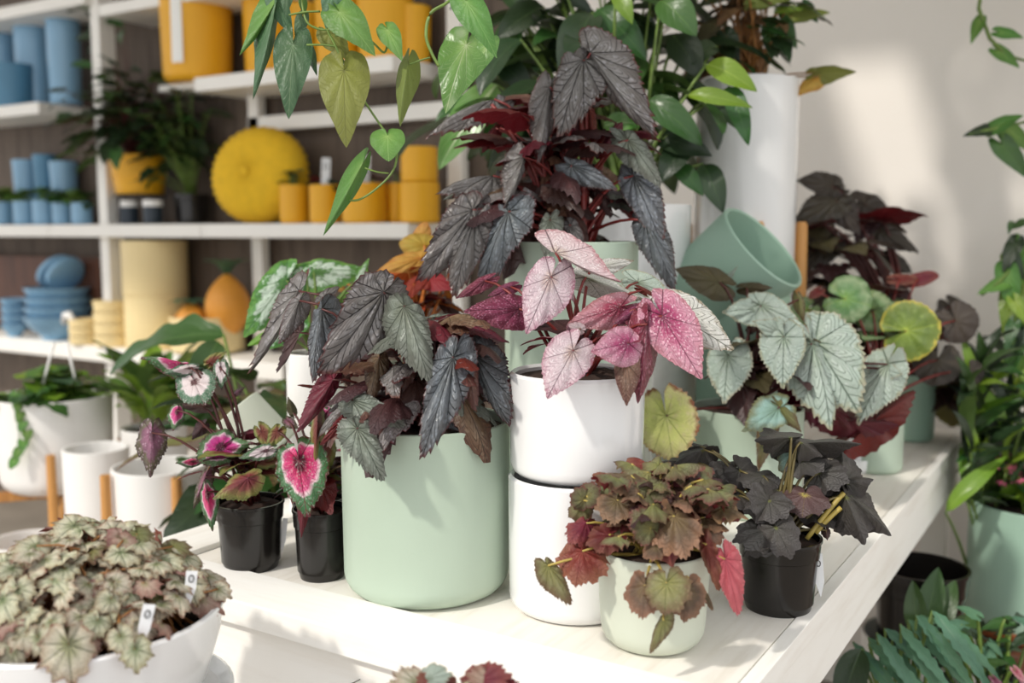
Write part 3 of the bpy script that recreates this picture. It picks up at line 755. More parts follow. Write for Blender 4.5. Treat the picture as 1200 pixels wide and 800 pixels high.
for k, (px, w, y1, v, n) in enumerate(((128, 44, 352, 2.665, 4), (94, 36, 374, 2.64, 3))):
    c, r, h = on_shelf(px, SHL, w, y1, v)
    for q in range(n):
        o = link('cream_cup', lathe(cyl_prof(r * (1 - .0 * q), h / n - .001, .004, r * .94, .006, inner=.01), 36, 'cream_cup', M['cream']), None, c + Vector((0, 0, h / n * q)))
        tag(o, ['lowest', 'second', 'third', 'topmost'][q if q < n - 1 else 3] + [' cream dish of the taller stack beside the cream canister', ' cream dish of the shorter stack beside the white hook'][k], 'dish', 'stacked cream dishes')
c, r, h = on_shelf(180, SHL, 72, 346, 2.72)
simple_pot('cream_canister', 'lower of the two big stacked cream canisters on the low shelf', 'canister', c, r, h, M['cream'], 'stacked cream canisters', None, None, .004)
c2 = c + Vector((0, 0, h)); h2 = 1.285 - c2.z - .006
simple_pot('cream_canister', 'upper of the two big stacked cream canisters, under the shelf board', 'canister', c2, r * 1.02, h2, M['cream'], 'stacked cream canisters', None, None, .004)
c, r, h = on_shelf(240, SHL, 88, 372, 2.72)
simple_pot('cream_bowl', 'wide cream bowl holding two orange gourds on the low shelf', 'bowl', c, r, h, M['cream'], None, r * .8)
for k, (px, w, hh, dx) in enumerate(((222, 40, .14, 0), (264, 52, .26, 0))):
    p, rr, _ = on_shelf(px, SHL, w, 340, 2.69 + .04 * k)
    p.z = SHL + h - .09
    pl = Plant('orange_gourd', ['small orange gourd with a green leaf collar in the cream bowl', 'tall orange gourd with leafy green top in the cream bowl'][k], 'ornament', p)
    prof = [(.001, 0)] + [(rr * math.sin(PI * (q + .5) / 13) ** .7, hh * (q + .5) / 13) for q in range(13)] + [(.001, hh)]
    pl.pot(prof, M['orange'], 32, 'body')
    pl.crown = p + Vector((0, 0, hh - .02))
    for q in range(8):
        a = q * .8
        b = pl.crown + Vector((0, 0, .01)); tt = b + Vector((math.cos(a) * .09, math.sin(a) * .09, .06 - .05 * (1 - k)))
        pl.leaf('blade', 'l_bluegreen', b, tt, wid=.42, stem=False, nh=Vector((0, 0, 1)), bend=1.2)
p, rr, _ = on_shelf(76, SHL, 20, 370, 2.62)
o = link('white_hook', tubem('white_hook', [(0.03, 0, 0), (.028, 0, .05), (.02, 0, .10), (.0, 0, .125), (-.03, 0, .12), (-.042, 0, .095), (-.036, 0, .08)], [.022, .02, .017, .015, .014, .012, .008], M['whitematte'], 10), None, p)
tag(o, 'white curved hook shaped ornament in front of the blue bowls', 'ornament')

# ------------------------------------------------------------------ white pots on stands below the shelves
def stand(label, c, r, zb, top, group, phi):
    v = CAM - c
    s = thing('plant_stand', label, 'plant stand', (c.x, c.y, 0), group, math.atan2(v.y, v.x) + phi)
    for k in range(4):
        a = PI / 2 * k
        m = lathe([(.001, 0), (.011, 0), (.015, top * .5), (.012, top), (.001, top)], 14, 'leg', M['leg'])
        link('leg', m, s, ((r + .016) * math.cos(a), (r + .016) * math.sin(a), 0))
    for k in range(2):
        m = boxm('cross_bar', -(r + .012), r + .012, -.012, .012, zb - .03, zb - .002, M['leg'])
        link('cross_bar', m, s).rotation_euler.z = PI / 2 * k
    return s
wg = 'white pots below the shelves'
def wpot(px, yt, w, d, zb, label, plant=None, yoff=0):
    p = P(px, yt, d); r = w / 2 / FPX * d
    c = Vector((p.x, p.y, zb))
    h = p.z - zb
    return c, r, h
c, r, h = wpot(62, 462, 132, 2.9, .57, '')
stand('oak plant stand under the largest white pot', c, r, .57, P(62, 538, 2.7).z, 'oak plant stands', -.08)
pl = Plant('large_white_planter', 'largest white pot with trailing green ivy, on an oak stand', 'potted plant', c)
pl.pot(cyl_prof(r, h, .01, r * .93, .05), M['whitematte'], 56); pl.soil(r - .012, h - .02)
pl.dome(60, 'ivy', ['l_lime', 'l_green', 'l_vine'], pl.crown + Vector((0, 0, .0)), r * 1.1, .09, (.05, .09), seed=8, lo=.05, inner=.4, **SM)
for k in range(8):
    b = P(18 + 3 * k if k < 4 else 44 - 5 * k + 8, 462 + k * 11, depth(c) - r - .03)
    pl.leaf('ivy', 'l_vine', b, b + Vector((random.uniform(-.02, .02), -.01, -.025)), stem=k % 3 == 0, start=P(28, 455, depth(c) - r * .8), **SM)
for x in (50, 90):
    link('hanger_cord', tubem('hanger_cord', [P(x, 452, depth(c) - .1) - pl.o, P(x * .35 + 46, 400, depth(c) - .1) - pl.o], .004, M['whitematte']), pl.root)
tag(link('floor_plinth', boxm('floor_plinth', -.17, .17, -.15, .15, 0, .329, M['whitematte'], .003), None, (P(112, 524, 2.66).x, P(112, 524, 2.66).y, 0)), 'low white plinth under the empty white pot', 'plinth')
for i, (px, yt, w, d, zb, lb) in enumerate(((105, 522, 72, 2.62, .33, 'empty white pot standing between the two oak stands'), (186, 545, 106, 2.45, .33, 'wide white pot nearest the table corner, in an oak stand'))):
    c, r, h = wpot(px, yt, w, d, zb, '')
    if i == 0: c, r, h = wpot(112, 524, 74, 2.66, zb, '')
    if i: stand('oak plant stand under the wide white pot by the table', c, r, zb, P(200, 566, 2.3).z, 'oak plant stands', .30)
    simple_pot('white_pot', lb, 'pot', c, r, h, M['whitematte'], wg, r * .96, None, .02)
c, r, h = wpot(180, 500, 74, 2.92, .45, '')
s_ = simple_pot('white_cube_riser', 'white round plinth under the white pot with grassy leaves', 'plinth', Vector((c.x, c.y, 0)), r * 1.1, .45, M['whitematte'])
pl = Plant('white_pot_with_leaves', 'white pot with lush green leaves behind the wide white pot', 'potted plant', c)
pl.pot(cyl_prof(r, h, .008), M['whitematte'], 40); pl.soil(r - .01, h - .015)
for k in range(46):
    a = random.uniform(0, 6.28); q = random.random()
    b = pl.crown + Vector((math.cos(a) * .05, math.sin(a) * .05, .02 + .12 * random.random()))
    pl.leaf('blade', random.choice(['l_lime', 'l_green', 'l_vine']), b, b + Vector((math.cos(a) * .13, math.sin(a) * .13, .05 + .1 * q)), wid=.34, nh=Vector((0, 0, 1)), stem=k % 2 == 0)
simple_pot('white_tub', 'low white tub on the floor by the oak stand legs', 'pot', Vector((P(30, 610, 2.75).x, P(30, 610, 2.75).y, 0)), .10, .47, M['whitematte'], wg)

# large leafy plant between shelves and table
c = Vector((P(340, 500, 2.15).x, P(340, 500, 2.15).y, 0))
pl = Plant('leafy_floor_plant', 'tall leafy green plant in a white floor pot behind the table corner', 'potted plant', c)
pl.pot(cyl_prof(.15, .40, .01), M['whitematte'], 40); pl.soil(.138, .38); pl.stem = S_GRN; pl.rad = .005
pl.dome(70, 'heart', ['l_green', 'l_deepgreen', 'l_green', 'l_olive'], Vector((c.x, c.y, .87)), .24, .18, (.12, .18), seed=11, lo=-.8, hi=.75, inner=.35, na=24, nr=4, teeth=0)
pl.pix('blade', 'l_green', 262, 392, 130, 440, 2.25, .1, wid=.40, lobes=4, nh=Vector((-.2, -.6, .8)), ns=24)
pl.pix('blade', 'l_green', 255, 400, 228, 465, 2.2, -.05, wid=.5)

# ------------------------------------------------------------------ big mint pot, dark begonia
c, r, h = fit(501, 723, 194, 510, TZ)
A = Plant('dark_leaf_begonia', 'begonia with serrated dark grey leaves in the largest mint green pot', 'potted plant', c)
prof = cyl_prof(r, h, .006, r * .985, .03)
A.pot(prof, M['mint'], 72); A.soil(r - .007, h - .014); A.stem = S_DRED
DA = depth(c + Vector((0, 0, h)))
def crop(x0, y0, s):
    return lambda X, Y: (x0 + X / s, y0 + Y / s)
def add(pl, cf, d0, rows):
    for row in rows:
        kind, mat, bX, bY, tX, tY, dz, dt, w = row[:9]
        kw = dict(row[9]) if len(row) > 9 else {}
        b = cf(bX, bY); tt = cf(tX, tY)
        pl.pix(kind, mat, b[0], b[1], tt[0], tt[1], d0 + dz, dt, w=w, **kw)
ca_ = crop(290, 310, 3.078)
HQ = dict(na=96, nr=9, teeth=.055, bend=.7, fold=-.32, ruffle=.05, pucker=.05)
HF = dict(na=96, nr=9, teeth=.055, bend=.7, fold=-.75, ruffle=.04, pucker=.05)
add(A, ca_, DA, [
    ('angel', 'l_dark', 490, 100, 260, 392, -.10, -.06, .95, dict(HQ, roll=-30)),
    ('angel', 'l_green_dark', 565, 150, 655, 418, -.14, -.03, .85, dict(HF)),
    ('angel', 'l_blue', 268, 160, 240, 418, -.05, -.03, .72, dict(HF, roll=10)),
    ('angel', 'l_dark', 188, 130, 115, 285, -.02, -.02, .72, dict(HF, roll=-10)),
    ('angel', 'l_dark', 185, 95, 5, 392, .02, -.02, .36, dict(HF, roll=-35)),
    ('angel', 'l_blue', 742, 335, 632, 692, -.16, -.03, .68, dict(HQ, roll=-12)),
    ('angel', 'l_blue', 822, 328, 948, 580, -.10, -.02, .72, dict(HF, roll=25)),
    ('angel', 'l_bronze', 790, 335, 822, 525, -.13, -.02, .62, dict(HF)),
    ('angel', 'l_green_dark', 768, 440, 772, 590, -.10, 0, .62, dict(HF)),
    ('angel', 'l_bronze', 475, 335, 440, 498, -.10, -.02, .8, dict(HF)),
    ('angel', 'l_bronze', 595, 350, 560, 475, -.09, -.01, .6, dict(HF, roll=30)),
    ('angel', 'l_green_dark', 378, 490, 565, 582, -.12, -.03, .75, dict(HQ, roll=15)),
    ('angel', 'l_green_dark', 395, 592, 487, 778, -.155, -.015, .95, dict(HQ)),
    ('angel', 'l_redback', 310, 415, 180, 605, -.08, -.02, .55, dict(HF, roll=-20)),
    ('angel', 'l_redback', 345, 560, 262, 650, -.10, 0, .5, dict(HQ, roll=-30)),
    ('angel', 'l_bronze', 345, 370, 368, 440, -.06, 0, .9, dict(HF)),
    ('angel', 'l_shadow', 190, 245, 105, 390, .0, 0, .3, dict(HF, roll=-50)),
    ('angel', 'l_green_dark', 680, 190, 775, 190, .02, .02, .5, dict(HQ)),
    ('angel', 'l_bronze', 505, 180, 520, 290, -.05, -.02, .6, dict(HF, roll=-25)),
    ('angel', 'l_green_dark', 640, 215, 740, 270, -.02, 0, .5, dict(HQ)),
    ('angel', 'l_dark', 275, 120, 330, 80, .0, .03, .8, dict(HQ)),
    ('angel', 'l_redback', 520, 100, 400, 250, -.06, -.02, .4, dict(HF, roll=-60)),
    ('angel', 'l_blue', 700, 560, 780, 605, -.09, 0, .5, dict(HQ)),
    ('angel', 'l_redback', 250, 440, 180, 435, -.03, 0, .3, dict(HQ)),
])
A.dome(60, 'angel', ['l_shadow', 'l_bronze', 'l_shadow', 'l_green_dark', 'l_dark', 'l_redback'], c + Vector((.01, -.01, h + .055)), .12, .11, (.06, .11), .8, seed=21, lo=-.2, inner=.1, na=40, nr=5, teeth=.08, fold=-.4, bend=.8)

A.dome(30, 'angel', ['l_bronze', 'l_green_dark', 'l_dark', 'l_shadow'], c + Vector((0, 0, h + .035)) - fwd_h * .03, .10, .07, (.06, .10), .95, seed=22, lo=-.1, hi=.7, inner=.3, droop=1.4, na=56, nr=6, teeth=.06, fold=-.45, bend=.9)

# ------------------------------------------------------------------ stacked white glazed pots, silver pink begonia
c, r, h = fit(674, 739, 157, 574, TZ)
lw = tag(link('white_glazed_pot', lathe(cyl_prof(r, h, .008, r * .985, .02, .004, .02), 72, 'white_glazed_pot', M['white']), None, c), 'glossy white pot standing on the table under another white pot', 'pot')
zb = TZ + h - .004
c2, r2, h2 = fit(674, 588, 154, 443, zb)
c2 = Vector((c.x, c.y, TZ + h)); r2 = r * .985
q = ray(674, 446); hz = math.hypot(q.x, q.y); h2 = CAM.z + q.z * ((math.hypot(c.x, c.y) - r2) / hz) - c2.z
B = Plant('pink_silver_begonia', 'begonia with speckled pink and silver leaves in the upper glossy white pot', 'potted plant', c2)
B.pot(cyl_prof(r2, h2, .008, r2 * .985, .018, .004), M['white'], 72); B.soil(r2 - .009, h2 - .009); B.stem = S_RED; B.up = .2
DB = depth(c2 + Vector((0, 0, h2)))
cb = crop(530, 270, 3.636)
HB = dict(na=72, nr=9, teeth=.02, bend=.45, fold=-.22, ruffle=.03, pucker=.03)
HC = dict(na=72, nr=9, teeth=.02, bend=.6, fold=-.6, ruffle=.03, pucker=.03)
add(B, cb, DB, [
    ('rex', 'l_silverpink', 420, 198, 315, 442, -.06, -.03, .88, dict(HB, roll=-8)),
    ('rex', 'l_silverpink', 440, 95, 722, 222, -.05, -.02, .42, dict(HC, roll=38)),
    ('rex', 'l_silverpink', 515, 512, 405, 718, -.12, -.02, 1.02, dict(HB)),
    ('rex', 'l_magenta', 285, 335, 48, 345, -.03, -.02, .78, dict(HB)),
    ('rex', 'l_pink', 715, 325, 490, 400, -.04, -.02, .72, dict(HB, roll=-12)),
    ('rex', 'l_pink', 750, 480, 590, 515, -.12, -.02, 1.15, dict(HB, roll=-12)),
    ('rex', 'l_pink', 895, 365, 1062, 635, -.09, -.03, .86, dict(HB)),
    ('rex', 'l_silver', 930, 352, 1198, 512, -.04, -.02, .88, dict(HB, roll=-6)),
    ('rex', 'l_magenta', 830, 400, 790, 738, -.09, -.02, .52, dict(HC, roll=-15)),
    ('rex', 'l_bronze', 740, 560, 742, 748, -.115, -.01, .7, dict(HB)),
    ('rex', 'l_silver', 590, 165, 775, 128, .03, .02, .5, dict(HB)),
    ('rex', 'l_silver', 570, 200, 825, 300, .0, 0, .42, dict(HC)),
    ('rex', 'l_magenta', 800, 330, 685, 400, -.05, 0, .7, dict(HC)),
    ('rex', 'l_magenta', 250, 240, 150, 280, .04, 0, .6, dict(HB)),
    ('rex', 'l_silverpink', 470, 200, 520, 305, -.02, 0, .7, dict(HB)),
    ('rex', 'l_magenta', 140, 215, 15, 290, .06, 0, .5, dict(HB)),
    ('rex', 'l_silverpink', 545, 420, 490, 400, -.07, 0, 1.1, dict(HB)),
    ('rex', 'l_magenta', 770, 420, 860, 480, -.06, 0, .9, dict(HC)),
    ('rex', 'l_silvergreen', 790, 220, 950, 290, .10, 0, .7, dict(HB)),
    ('rex', 'l_redback', 810, 255, 890, 300, -.02, 0, .4, dict(HB)),
])
B.dome(7, 'rex', ['l_magenta', 'l_pink', 'l_shadow'], c2 + Vector((0, 0, h2 + .03)), .06, .06, (.05, .08), .8, seed=4, inner=.3, na=40, nr=5, teeth=.02)

# ------------------------------------------------------------------ small mint pot in front, wilting red and olive begonia
c, r, h = fit(764, 779, 130, 661, TZ)
Cp = Plant('wilting_red_begonia', 'wilting begonia with ruffled red and olive leaves in the small mint pot at the front', 'potted plant', c)
Cp.pot(cyl_prof(r, h, .004, r * .93, .026), M['mint_pale'], 64); Cp.soil(r - .006, h - .012); Cp.stem = S_YEL; Cp.rad = .002
DC = depth(c + Vector((0, 0, h)))
cc = crop(620, 530, 3.2)
HL = dict(na=54, nr=7, teeth=.06, bend=.6, fold=-.15, ruffle=.09, pucker=.05, cup=.15)
HX = dict(na=54, nr=7, teeth=.06, bend=.8, fold=-.5, ruffle=.12, pucker=.05, nruf=7)
add(Cp, cc, DC, [
    ('lobed', 'l_cgreen', 215, 165, 270, 130, -.01, .0, 1.2, dict(HL)),
    ('lobed', 'l_cgreen', 205, 180, 170, 130, -.01, .0, 1.2, dict(HL)),
    ('lobed', 'l_cgreen', 455, 285, 372, 225, -.08, .0, 1.1, dict(HL)),
    ('lobed', 'l_cbrown', 330, 180, 320, 275, -.05, -.02, 1.1, dict(HL)),
    ('lobed', 'l_cgreen', 440, 130, 545, 165, -.03, -.02, .8, dict(HL)),
    ('lobed', 'l_cgreen', 470, 130, 365, 130, -.03, 0, .7, dict(HL)),
    ('lobed', 'l_cred', 340, 105, 235, 85, .0, .02, .5, dict(HX)),
    ('lobed', 'l_cred', 515, 100, 405, 55, .03, .02, .5, dict(HX)),
    ('lobed', 'l_cred', 520, 105, 610, 215, -.02, 0, .5, dict(HX)),
    ('lobed', 'l_cbrown', 545, 240, 590, 405, -.08, -.03, .85, dict(HX)),
    ('lobed', 'l_cred', 215, 265, 145, 345, -.03, -.02, .8, dict(HX)),
    ('lobed', 'l_cred', 200, 370, 175, 508, -.05, -.02, 1.1, dict(HX)),
    ('angel', 'l_olive', 70, 425, 157, 572, -.06, -.02, .9, dict(HF)),
    ('lobed', 'l_olive', 515, 490, 510, 615, -.125, -.01, 1.15, dict(HL, label='yellow green leaf hanging over the pot')),
    ('lobed', 'l_cbrown', 435, 500, 425, 630, -.115, -.01, .9, dict(HX)),
    ('angel', 'l_olive', 505, 630, 455, 752, -.12, .0, .7, dict(HF)),
    ('angel', 'l_cpink', 735, 400, 785, 605, -.07, -.01, .8, dict(HQ)),
    ('angel', 'l_cred', 665, 345, 715, 520, -.07, 0, .55, dict(HX)),
    ('lobed', 'l_cbrown', 590, 520, 580, 640, -.11, 0, .9, dict(HX)),
    ('lobed', 'l_cgreen', 640, 110, 680, 180, .0, 0, 1.0, dict(HL)),
    ('lobed', 'l_cbrown', 720, 200, 690, 270, .0, -.02, 1.2, dict(HL)),
    ('lobed', 'l_cgreen', 710, 160, 780, 215, .02, 0, .9, dict(HX)),
    ('lobed', 'l_cred', 300, 310, 210, 350, -.05, 0, 1., dict(HX)),
    ('lobed', 'l_olive', 200, 200, 145, 245, .0, 0, 1., dict(HX)),
    ('lobed', 'l_cbrown', 480, 350, 430, 400, -.08, 0, 1., dict(HX)),
    ('angel', 'l_cbrown', 660, 530, 690, 595, -.08, 0, .6, dict(HX)),
])
Cp.dome(95, 'lobed', ['l_cgreen', 'l_cgreen', 'l_cred', 'l_cbrown', 'l_olive', 'l_cgreen', 'l_cbrown', 'l_shadow'], c + Vector((0.01, .0, h + .03)), .098, .085, (.022, .040), 1.0, seed=6, lo=-.1, inner=.45, na=40, nr=5, teeth=.05, bend=.9, ruffle=.15, nruf=7, fold=-.6)

# ------------------------------------------------------------------ black nursery pot, black begonia
c, r, h = fit(911, 726, 84, 640, TZ)
r *= 1.12
D = Plant('black_leaf_begonia', 'begonia with nearly black lobed leaves in the black nursery pot near the table edge', 'potted plant', c)
D.pot(nursery_prof(r, h), M['black'], 48); D.soil(r * .9, h * .93); D.stem = S_OLV; D.rad = .0022
DD = depth(c + Vector((0, 0, h)))
cd = crop(800, 460, 2.857)
HD = dict(na=60, nr=7, teeth=.025, bend=.5, fold=-.2, ruffle=.10, pucker=.04, cup=.2)
HE = dict(na=60, nr=7, teeth=.03, bend=.9, fold=-.95, ruffle=.12, pucker=.04)
add(D, cd, DD, [
    ('lobed', 'l_black', 290, 362, 300, 440, -.06, -.02, 1.5, dict(HD)),
    ('lobed', 'l_black', 292, 368, 212, 340, -.058, -.01, 1.2, dict(HD)),
    ('lobed', 'l_blackpurple', 410, 340, 400, 420, -.03, -.02, 1.5, dict(HD)),
    ('lobed', 'l_black', 365, 150, 240, 160, -.02, -.01, .62, dict(HE, roll=-15)),
    ('lobed', 'l_black', 385, 170, 600, 172, -.01, 0, .36, dict(HE, roll=10)),
    ('lobed', 'l_black', 395, 165, 470, 215, -.02, -.01, .8, dict(HE)),
    ('lobed', 'l_black', 455, 270, 560, 300, -.01, -.02, 1.0, dict(HD)),
    ('lobed', 'l_black', 545, 290, 530, 190, .0, .02, .9, dict(HE)),
    ('lobed', 'l_black', 550, 300, 640, 290, .0, 0, 1., dict(HE)),
    ('lobed', 'l_black', 545, 345, 610, 510, -.02, -.02, .8, dict(HE)),
    ('lobed', 'l_black', 555, 340, 700, 480, -.01, -.01, .7, dict(HE)),
    ('lobed', 'l_black', 312, 450, 365, 558, -.075, -.01, .9, dict(HD)),
    ('lobed', 'l_black', 305, 455, 165, 500, -.06, -.01, .7, dict(HD)),
    ('lobed', 'l_teal', 370, 200, 345, 290, .01, 0, .8, dict(HD)),
    ('lobed', 'l_black', 430, 255, 385, 230, .0, 0, 1.2, dict(HD)),
    ('lobed', 'l_black', 255, 480, 200, 550, -.05, 0, .8, dict(HE)),
    ('lobed', 'l_blackpurple', 480, 460, 485, 495, -.02, 0, .7, dict(HE)),
    ('lobed', 'l_black', 70, 190, -30, 240, .06, 0, .8, dict(HE)),
    ('lobed', 'l_black', 60, 180, 125, 200, .08, 0, .7, dict(HE)),
    ('lobed', 'l_black', 150, 260, 60, 300, .04, 0, .8, dict(HD)),
    ('lobed', 'l_black', 190, 260, 240, 330, .03, 0, 1., dict(HD)),
    ('lobed', 'l_black', 30, 230, -100, 240, .07, 0, .6, dict(HE)),
    ('lobed', 'l_black', 130, 310, 180, 400, .02, 0, 1., dict(HE)),
])
D.dome(16, 'lobed', ['l_black', 'l_blackpurple', 'l_black'], c + Vector((-.01, 0.02, h + .03)), .10, .08, (.035, .05), 1.1, seed=16, inner=.3, na=40, nr=5, teeth=.03, ruffle=.09, fold=-.3)
D.tag(c + Vector((0, 0, .03)) + RIGHT * (r * .93) - FWD * .02, .05, .012, (-.1, 0))
for a_, b_ in (((415, 490), (540, 335)), ((445, 470), (530, 385))):
    p0 = P(*cd(*a_), DD - .02); p1 = P(*cd(*b_), DD - .02)
    link('stem', tubem('stem', bez(p0 - D.o, p0.lerp(p1, .5) - D.o + Vector((0, 0, .004)), p1 - D.o), .0034, S_YEL, 7), D.root)

# ------------------------------------------------------------------ mint pot behind, silver begonia
c, r, h = fit(872, 612, 128, 487, TZ)
E = Plant('silver_leaf_begonia', 'begonia with large silvery green leaves in the mint pot behind the black nursery pot', 'potted plant', c)
E.pot(cyl_prof(r, h, .005), M['mint'], 64); E.soil(r - .006, h - .015); E.stem = S_DRED; E.rad = .003; E.up = .2
DE = depth(c + Vector((0, 0, h)))
ce = crop(740, 290, 2.963)
HS = dict(na=84, nr=9, teeth=.045, bend=.5, fold=-.2, ruffle=.05, pucker=.045)
HT = dict(na=84, nr=9, teeth=.045, bend=.6, fold=-.55, ruffle=.05, pucker=.045)
add(E, ce, DE, [
    ('rex', 'l_silvergreen', 638, 330, 790, 575, -.10, -.03, 1.3, dict(HS)),
    ('rex', 'l_silvergreen', 628, 335, 690, 635, -.125, -.03, .82, dict(HT, roll=-25)),
    ('rex', 'l_silvergreen', 530, 310, 525, 490, -.14, -.02, 1.05, dict(HS)),
    ('rex', 'l_silvergreen', 545, 318, 612, 340, -.13, 0, .95, dict(HS)),
    ('rex', 'l_silvergreen', 520, 300, 420, 255, -.125, 0, .85, dict(HS)),
    ('rex', 'l_silvergreen', 450, 200, 588, 268, -.06, -.03, .95, dict(HS)),
    ('rex', 'l_silvergreen', 440, 215, 315, 225, -.05, -.02, .95, dict(HS)),
    ('rex', 'l_silvergreen', 335, 375, 322, 542, -.09, -.03, 1.1, dict(HS)),
    ('rex', 'l_silvergreen', 890, 405, 785, 615, -.06, -.02, .85, dict(HT)),
    ('rex', 'l_silvergreen', 860, 420, 940, 440, -.05, -.02, 1.2, dict(HS)),
    ('rex', 'l_olivedark', 305, 120, 150, 75, -.02, 0, .85, dict(HB, roll=10)),
    ('rex', 'l_olivedark', 400, 140, 490, 140, .0, 0, .7, dict(HT)),
    ('rex', 'l_silvergreen', 315, 125, 370, 65, .0, 0, .4, dict(HT)),
    ('round', 'l_dying', 120, 585, 145, 742, -.12, -.02, 1.05, dict(HS, label='yellowing leaf with brown torn edge')),
    ('rex', 'l_teal', 510, 560, 388, 640, -.15, -.02, 1.0, dict(HS)),
    ('rex', 'l_olive', 515, 555, 590, 640, -.15, -.01, .7, dict(HT)),
    ('rex', 'l_olive', 480, 610, 440, 780, -.14, 0, .5, dict(HT)),
    ('round', 'l_redback', 830, 610, 990, 500, -.01, .03, .5, dict(HX)),
    ('round', 'l_redback', 760, 600, 930, 620, -.02, 0, .45, dict(HX)),
    ('round', 'l_redback', 560, 400, 640, 620, .0, 0, .6, dict(HX)),
    ('rex', 'l_redback', 690, 560, 780, 640, -.02, 0, .7, dict(HX)),
    ('rex', 'l_olive', 580, 180, 600, 260, .03, 0, .6, dict(HT)),
])
E.dome(16, 'rex', ['l_shadow', 'l_redback', 'l_shadow', 'l_olivedark'], c + Vector((.02, 0, h + .06)), .10, .10, (.07, .10), .9, seed=26, lo=-.1, inner=.2, na=40, nr=5, teeth=.05)

# ------------------------------------------------------------------ two black nursery pots with rex begonias
c, r, h = fit(295, 675, 74, 596, TZ)
Fp = Plant('white_spiral_rex_begonia', 'rex begonia with pink and white swirled leaves in the outer black nursery pot', 'potted plant', c)
Fp.pot(nursery_prof(r * 1.06, h), M['black'], 48); Fp.soil(r * .95, h * .93); Fp.stem = S_DRED; Fp.rad = .0022; Fp.up = .05
DF = depth(c + Vector((0, 0, h)))
cf_ = crop(150, 390, 3.2)
HR = dict(na=60, nr=8, teeth=.05, bend=.45, fold=-.15, ruffle=.07, pucker=.05, nruf=6)
HRF = dict(na=60, nr=8, teeth=.05, bend=.8, fold=-.7, ruffle=.08, pucker=.05)
add(Fp, cf_, DF, [
    ('round', 'l_rexwhite', 248, 182, 285, 268, -.02, -.03, .95, dict(HR)),
    ('rex', 'l_rexpink', 240, 125, 48, 92, .0, -.01, .5, dict(HRF, roll=20)),
    ('rex', 'l_rexwhite', 235, 130, 130, 150, -.01, -.01, .6, dict(HRF)),
    ('rex', 'l_rexwhite', 345, 130, 350, 215, .0, -.01, .8, dict(HR)),
    ('rex', 'l_rexback', 310, 110, 370, 70, .02, 0, .8, dict(HR)),
    ('rex', 'l_rexpink', 185, 290, 170, 368, .0, -.01, 1.0, dict(HRF)),
    ('rex', 'l_rexdull', 90, 375, 85, 542, -.01, -.01, .85, dict(HRF)),
    ('round', 'l_rexpink', 350, 425, 260, 480, -.04, -.02, 1.0, dict(HR)),
    ('rex', 'l_rexpink', 340, 440, 470, 410, -.03, -.01, .7, dict(HRF)),
    ('rex', 'l_rexback', 450, 545, 318, 625, -.09, -.01, 1.0, dict(HRF, roll=20)),
    ('rex', 'l_rexpink', 295, 600, 318, 745, -.07, -.01, .55, dict(HRF)),
    ('rex', 'l_rexpink', 250, 480, 178, 488, -.02, -.01, .7, dict(HRF)),
    ('rex', 'l_rexdull', 290, 540, 245, 660, -.04, 0, .5, dict(HRF)),
    ('rex', 'l_rexwhite', 520, 440, 415, 470, -.05, -.01, .7, dict(HR)),
    ('rex', 'l_rexback', 500, 370, 545, 440, -.02, 0, .9, dict(HR)),
    ('rex', 'l_redback', 440, 380, 510, 370, .0, 0, .7, dict(HRF)),
    ('rex', 'l_shadow', 280, 350, 240, 400, .0, 0, 1.0, dict(HRF)),
    ('rex', 'l_shadow', 280, 280, 180, 270, .02, 0, .5, dict(HRF)),
    ('rex', 'l_rexdull', 400, 230, 440, 200, .02, 0, .6, dict(HRF)),
])
Fp.dome(14, 'rex', ['l_rexback', 'l_shadow', 'l_rexpink'], c + Vector((0, 0, h + .03)), .06, .06, (.04, .06), .9, seed=36, inner=.3, na=36, nr=5, teeth=.05)
c, r, h = fit(378, 685, 62, 603, TZ)
Gp = Plant('heart_rex_begonia', 'rex begonia with a big magenta heart leaf, its black pot touching the largest mint pot', 'potted plant', c)
Gp.pot(nursery_prof(r * 1.06, h), M['black'], 48); Gp.soil(r * .95, h * .93); Gp.stem = S_DRED; Gp.rad = .0022; Gp.up = .1
DG = depth(c + Vector((0, 0, h)))
add(Gp, cf_, DG, [
    ('rex', 'l_rexpink', 640, 478, 672, 690, -.07, -.02, 1.12, dict(HR, label='large heart shaped leaf with magenta centre and green rim')),
    ('round', 'l_rexpink', 735, 305, 680, 350, .03, -.01, 1.1, dict(HR)),
    ('rex', 'l_rexpink', 740, 310, 810, 350, .03, -.01, 1.1, dict(HR)),
    ('rex', 'l_rexback', 710, 330, 700, 520, -.06, 0, .35, dict(HRF)),
    ('rex', 'l_redback', 660, 640, 650, 768, -.08, 0, .45, dict(HRF)),
    ('rex', 'l_rexback', 740, 420, 735, 560, -.03, 0, .6, dict(HRF)),
    ('rex', 'l_rexback', 560, 370, 520, 430, .0, 0, 1., dict(HR)),
    ('rex', 'l_rexdull', 600, 330, 640, 360, .0, 0, 1., dict(HR)),
    ('rex', 'l_olivedark', 620, 300, 600, 240, .05, 0, .7, dict(HRF)),
])
Gp.dome(10, 'rex', ['l_rexback', 'l_shadow', 'l_redback', 'l_rexpink'], c + Vector((0, 0, h + .02)), .05, .05, (.04, .06), .9, seed=46, inner=.3, na=36, nr=5, teeth=.05)
p = G(338, 664, TZ) + Vector((0, .07, 0))
X3 = Plant('hidden_nursery_begonia', 'black nursery pot half hidden between the two rex begonia pots', 'potted plant', p)
X3.pot(nursery_prof(.042, .095), M['black'], 40); X3.soil(.038, .088); X3.stem = S_DRED
X3.dome(16, 'rex', ['l_rexback', 'l_rexpink', 'l_shadow', 'l_redback'], p + Vector((0, 0, .12)), .05, .06, (.04, .06), 1, seed=56, inner=.3, na=36, nr=5, teeth=.05)
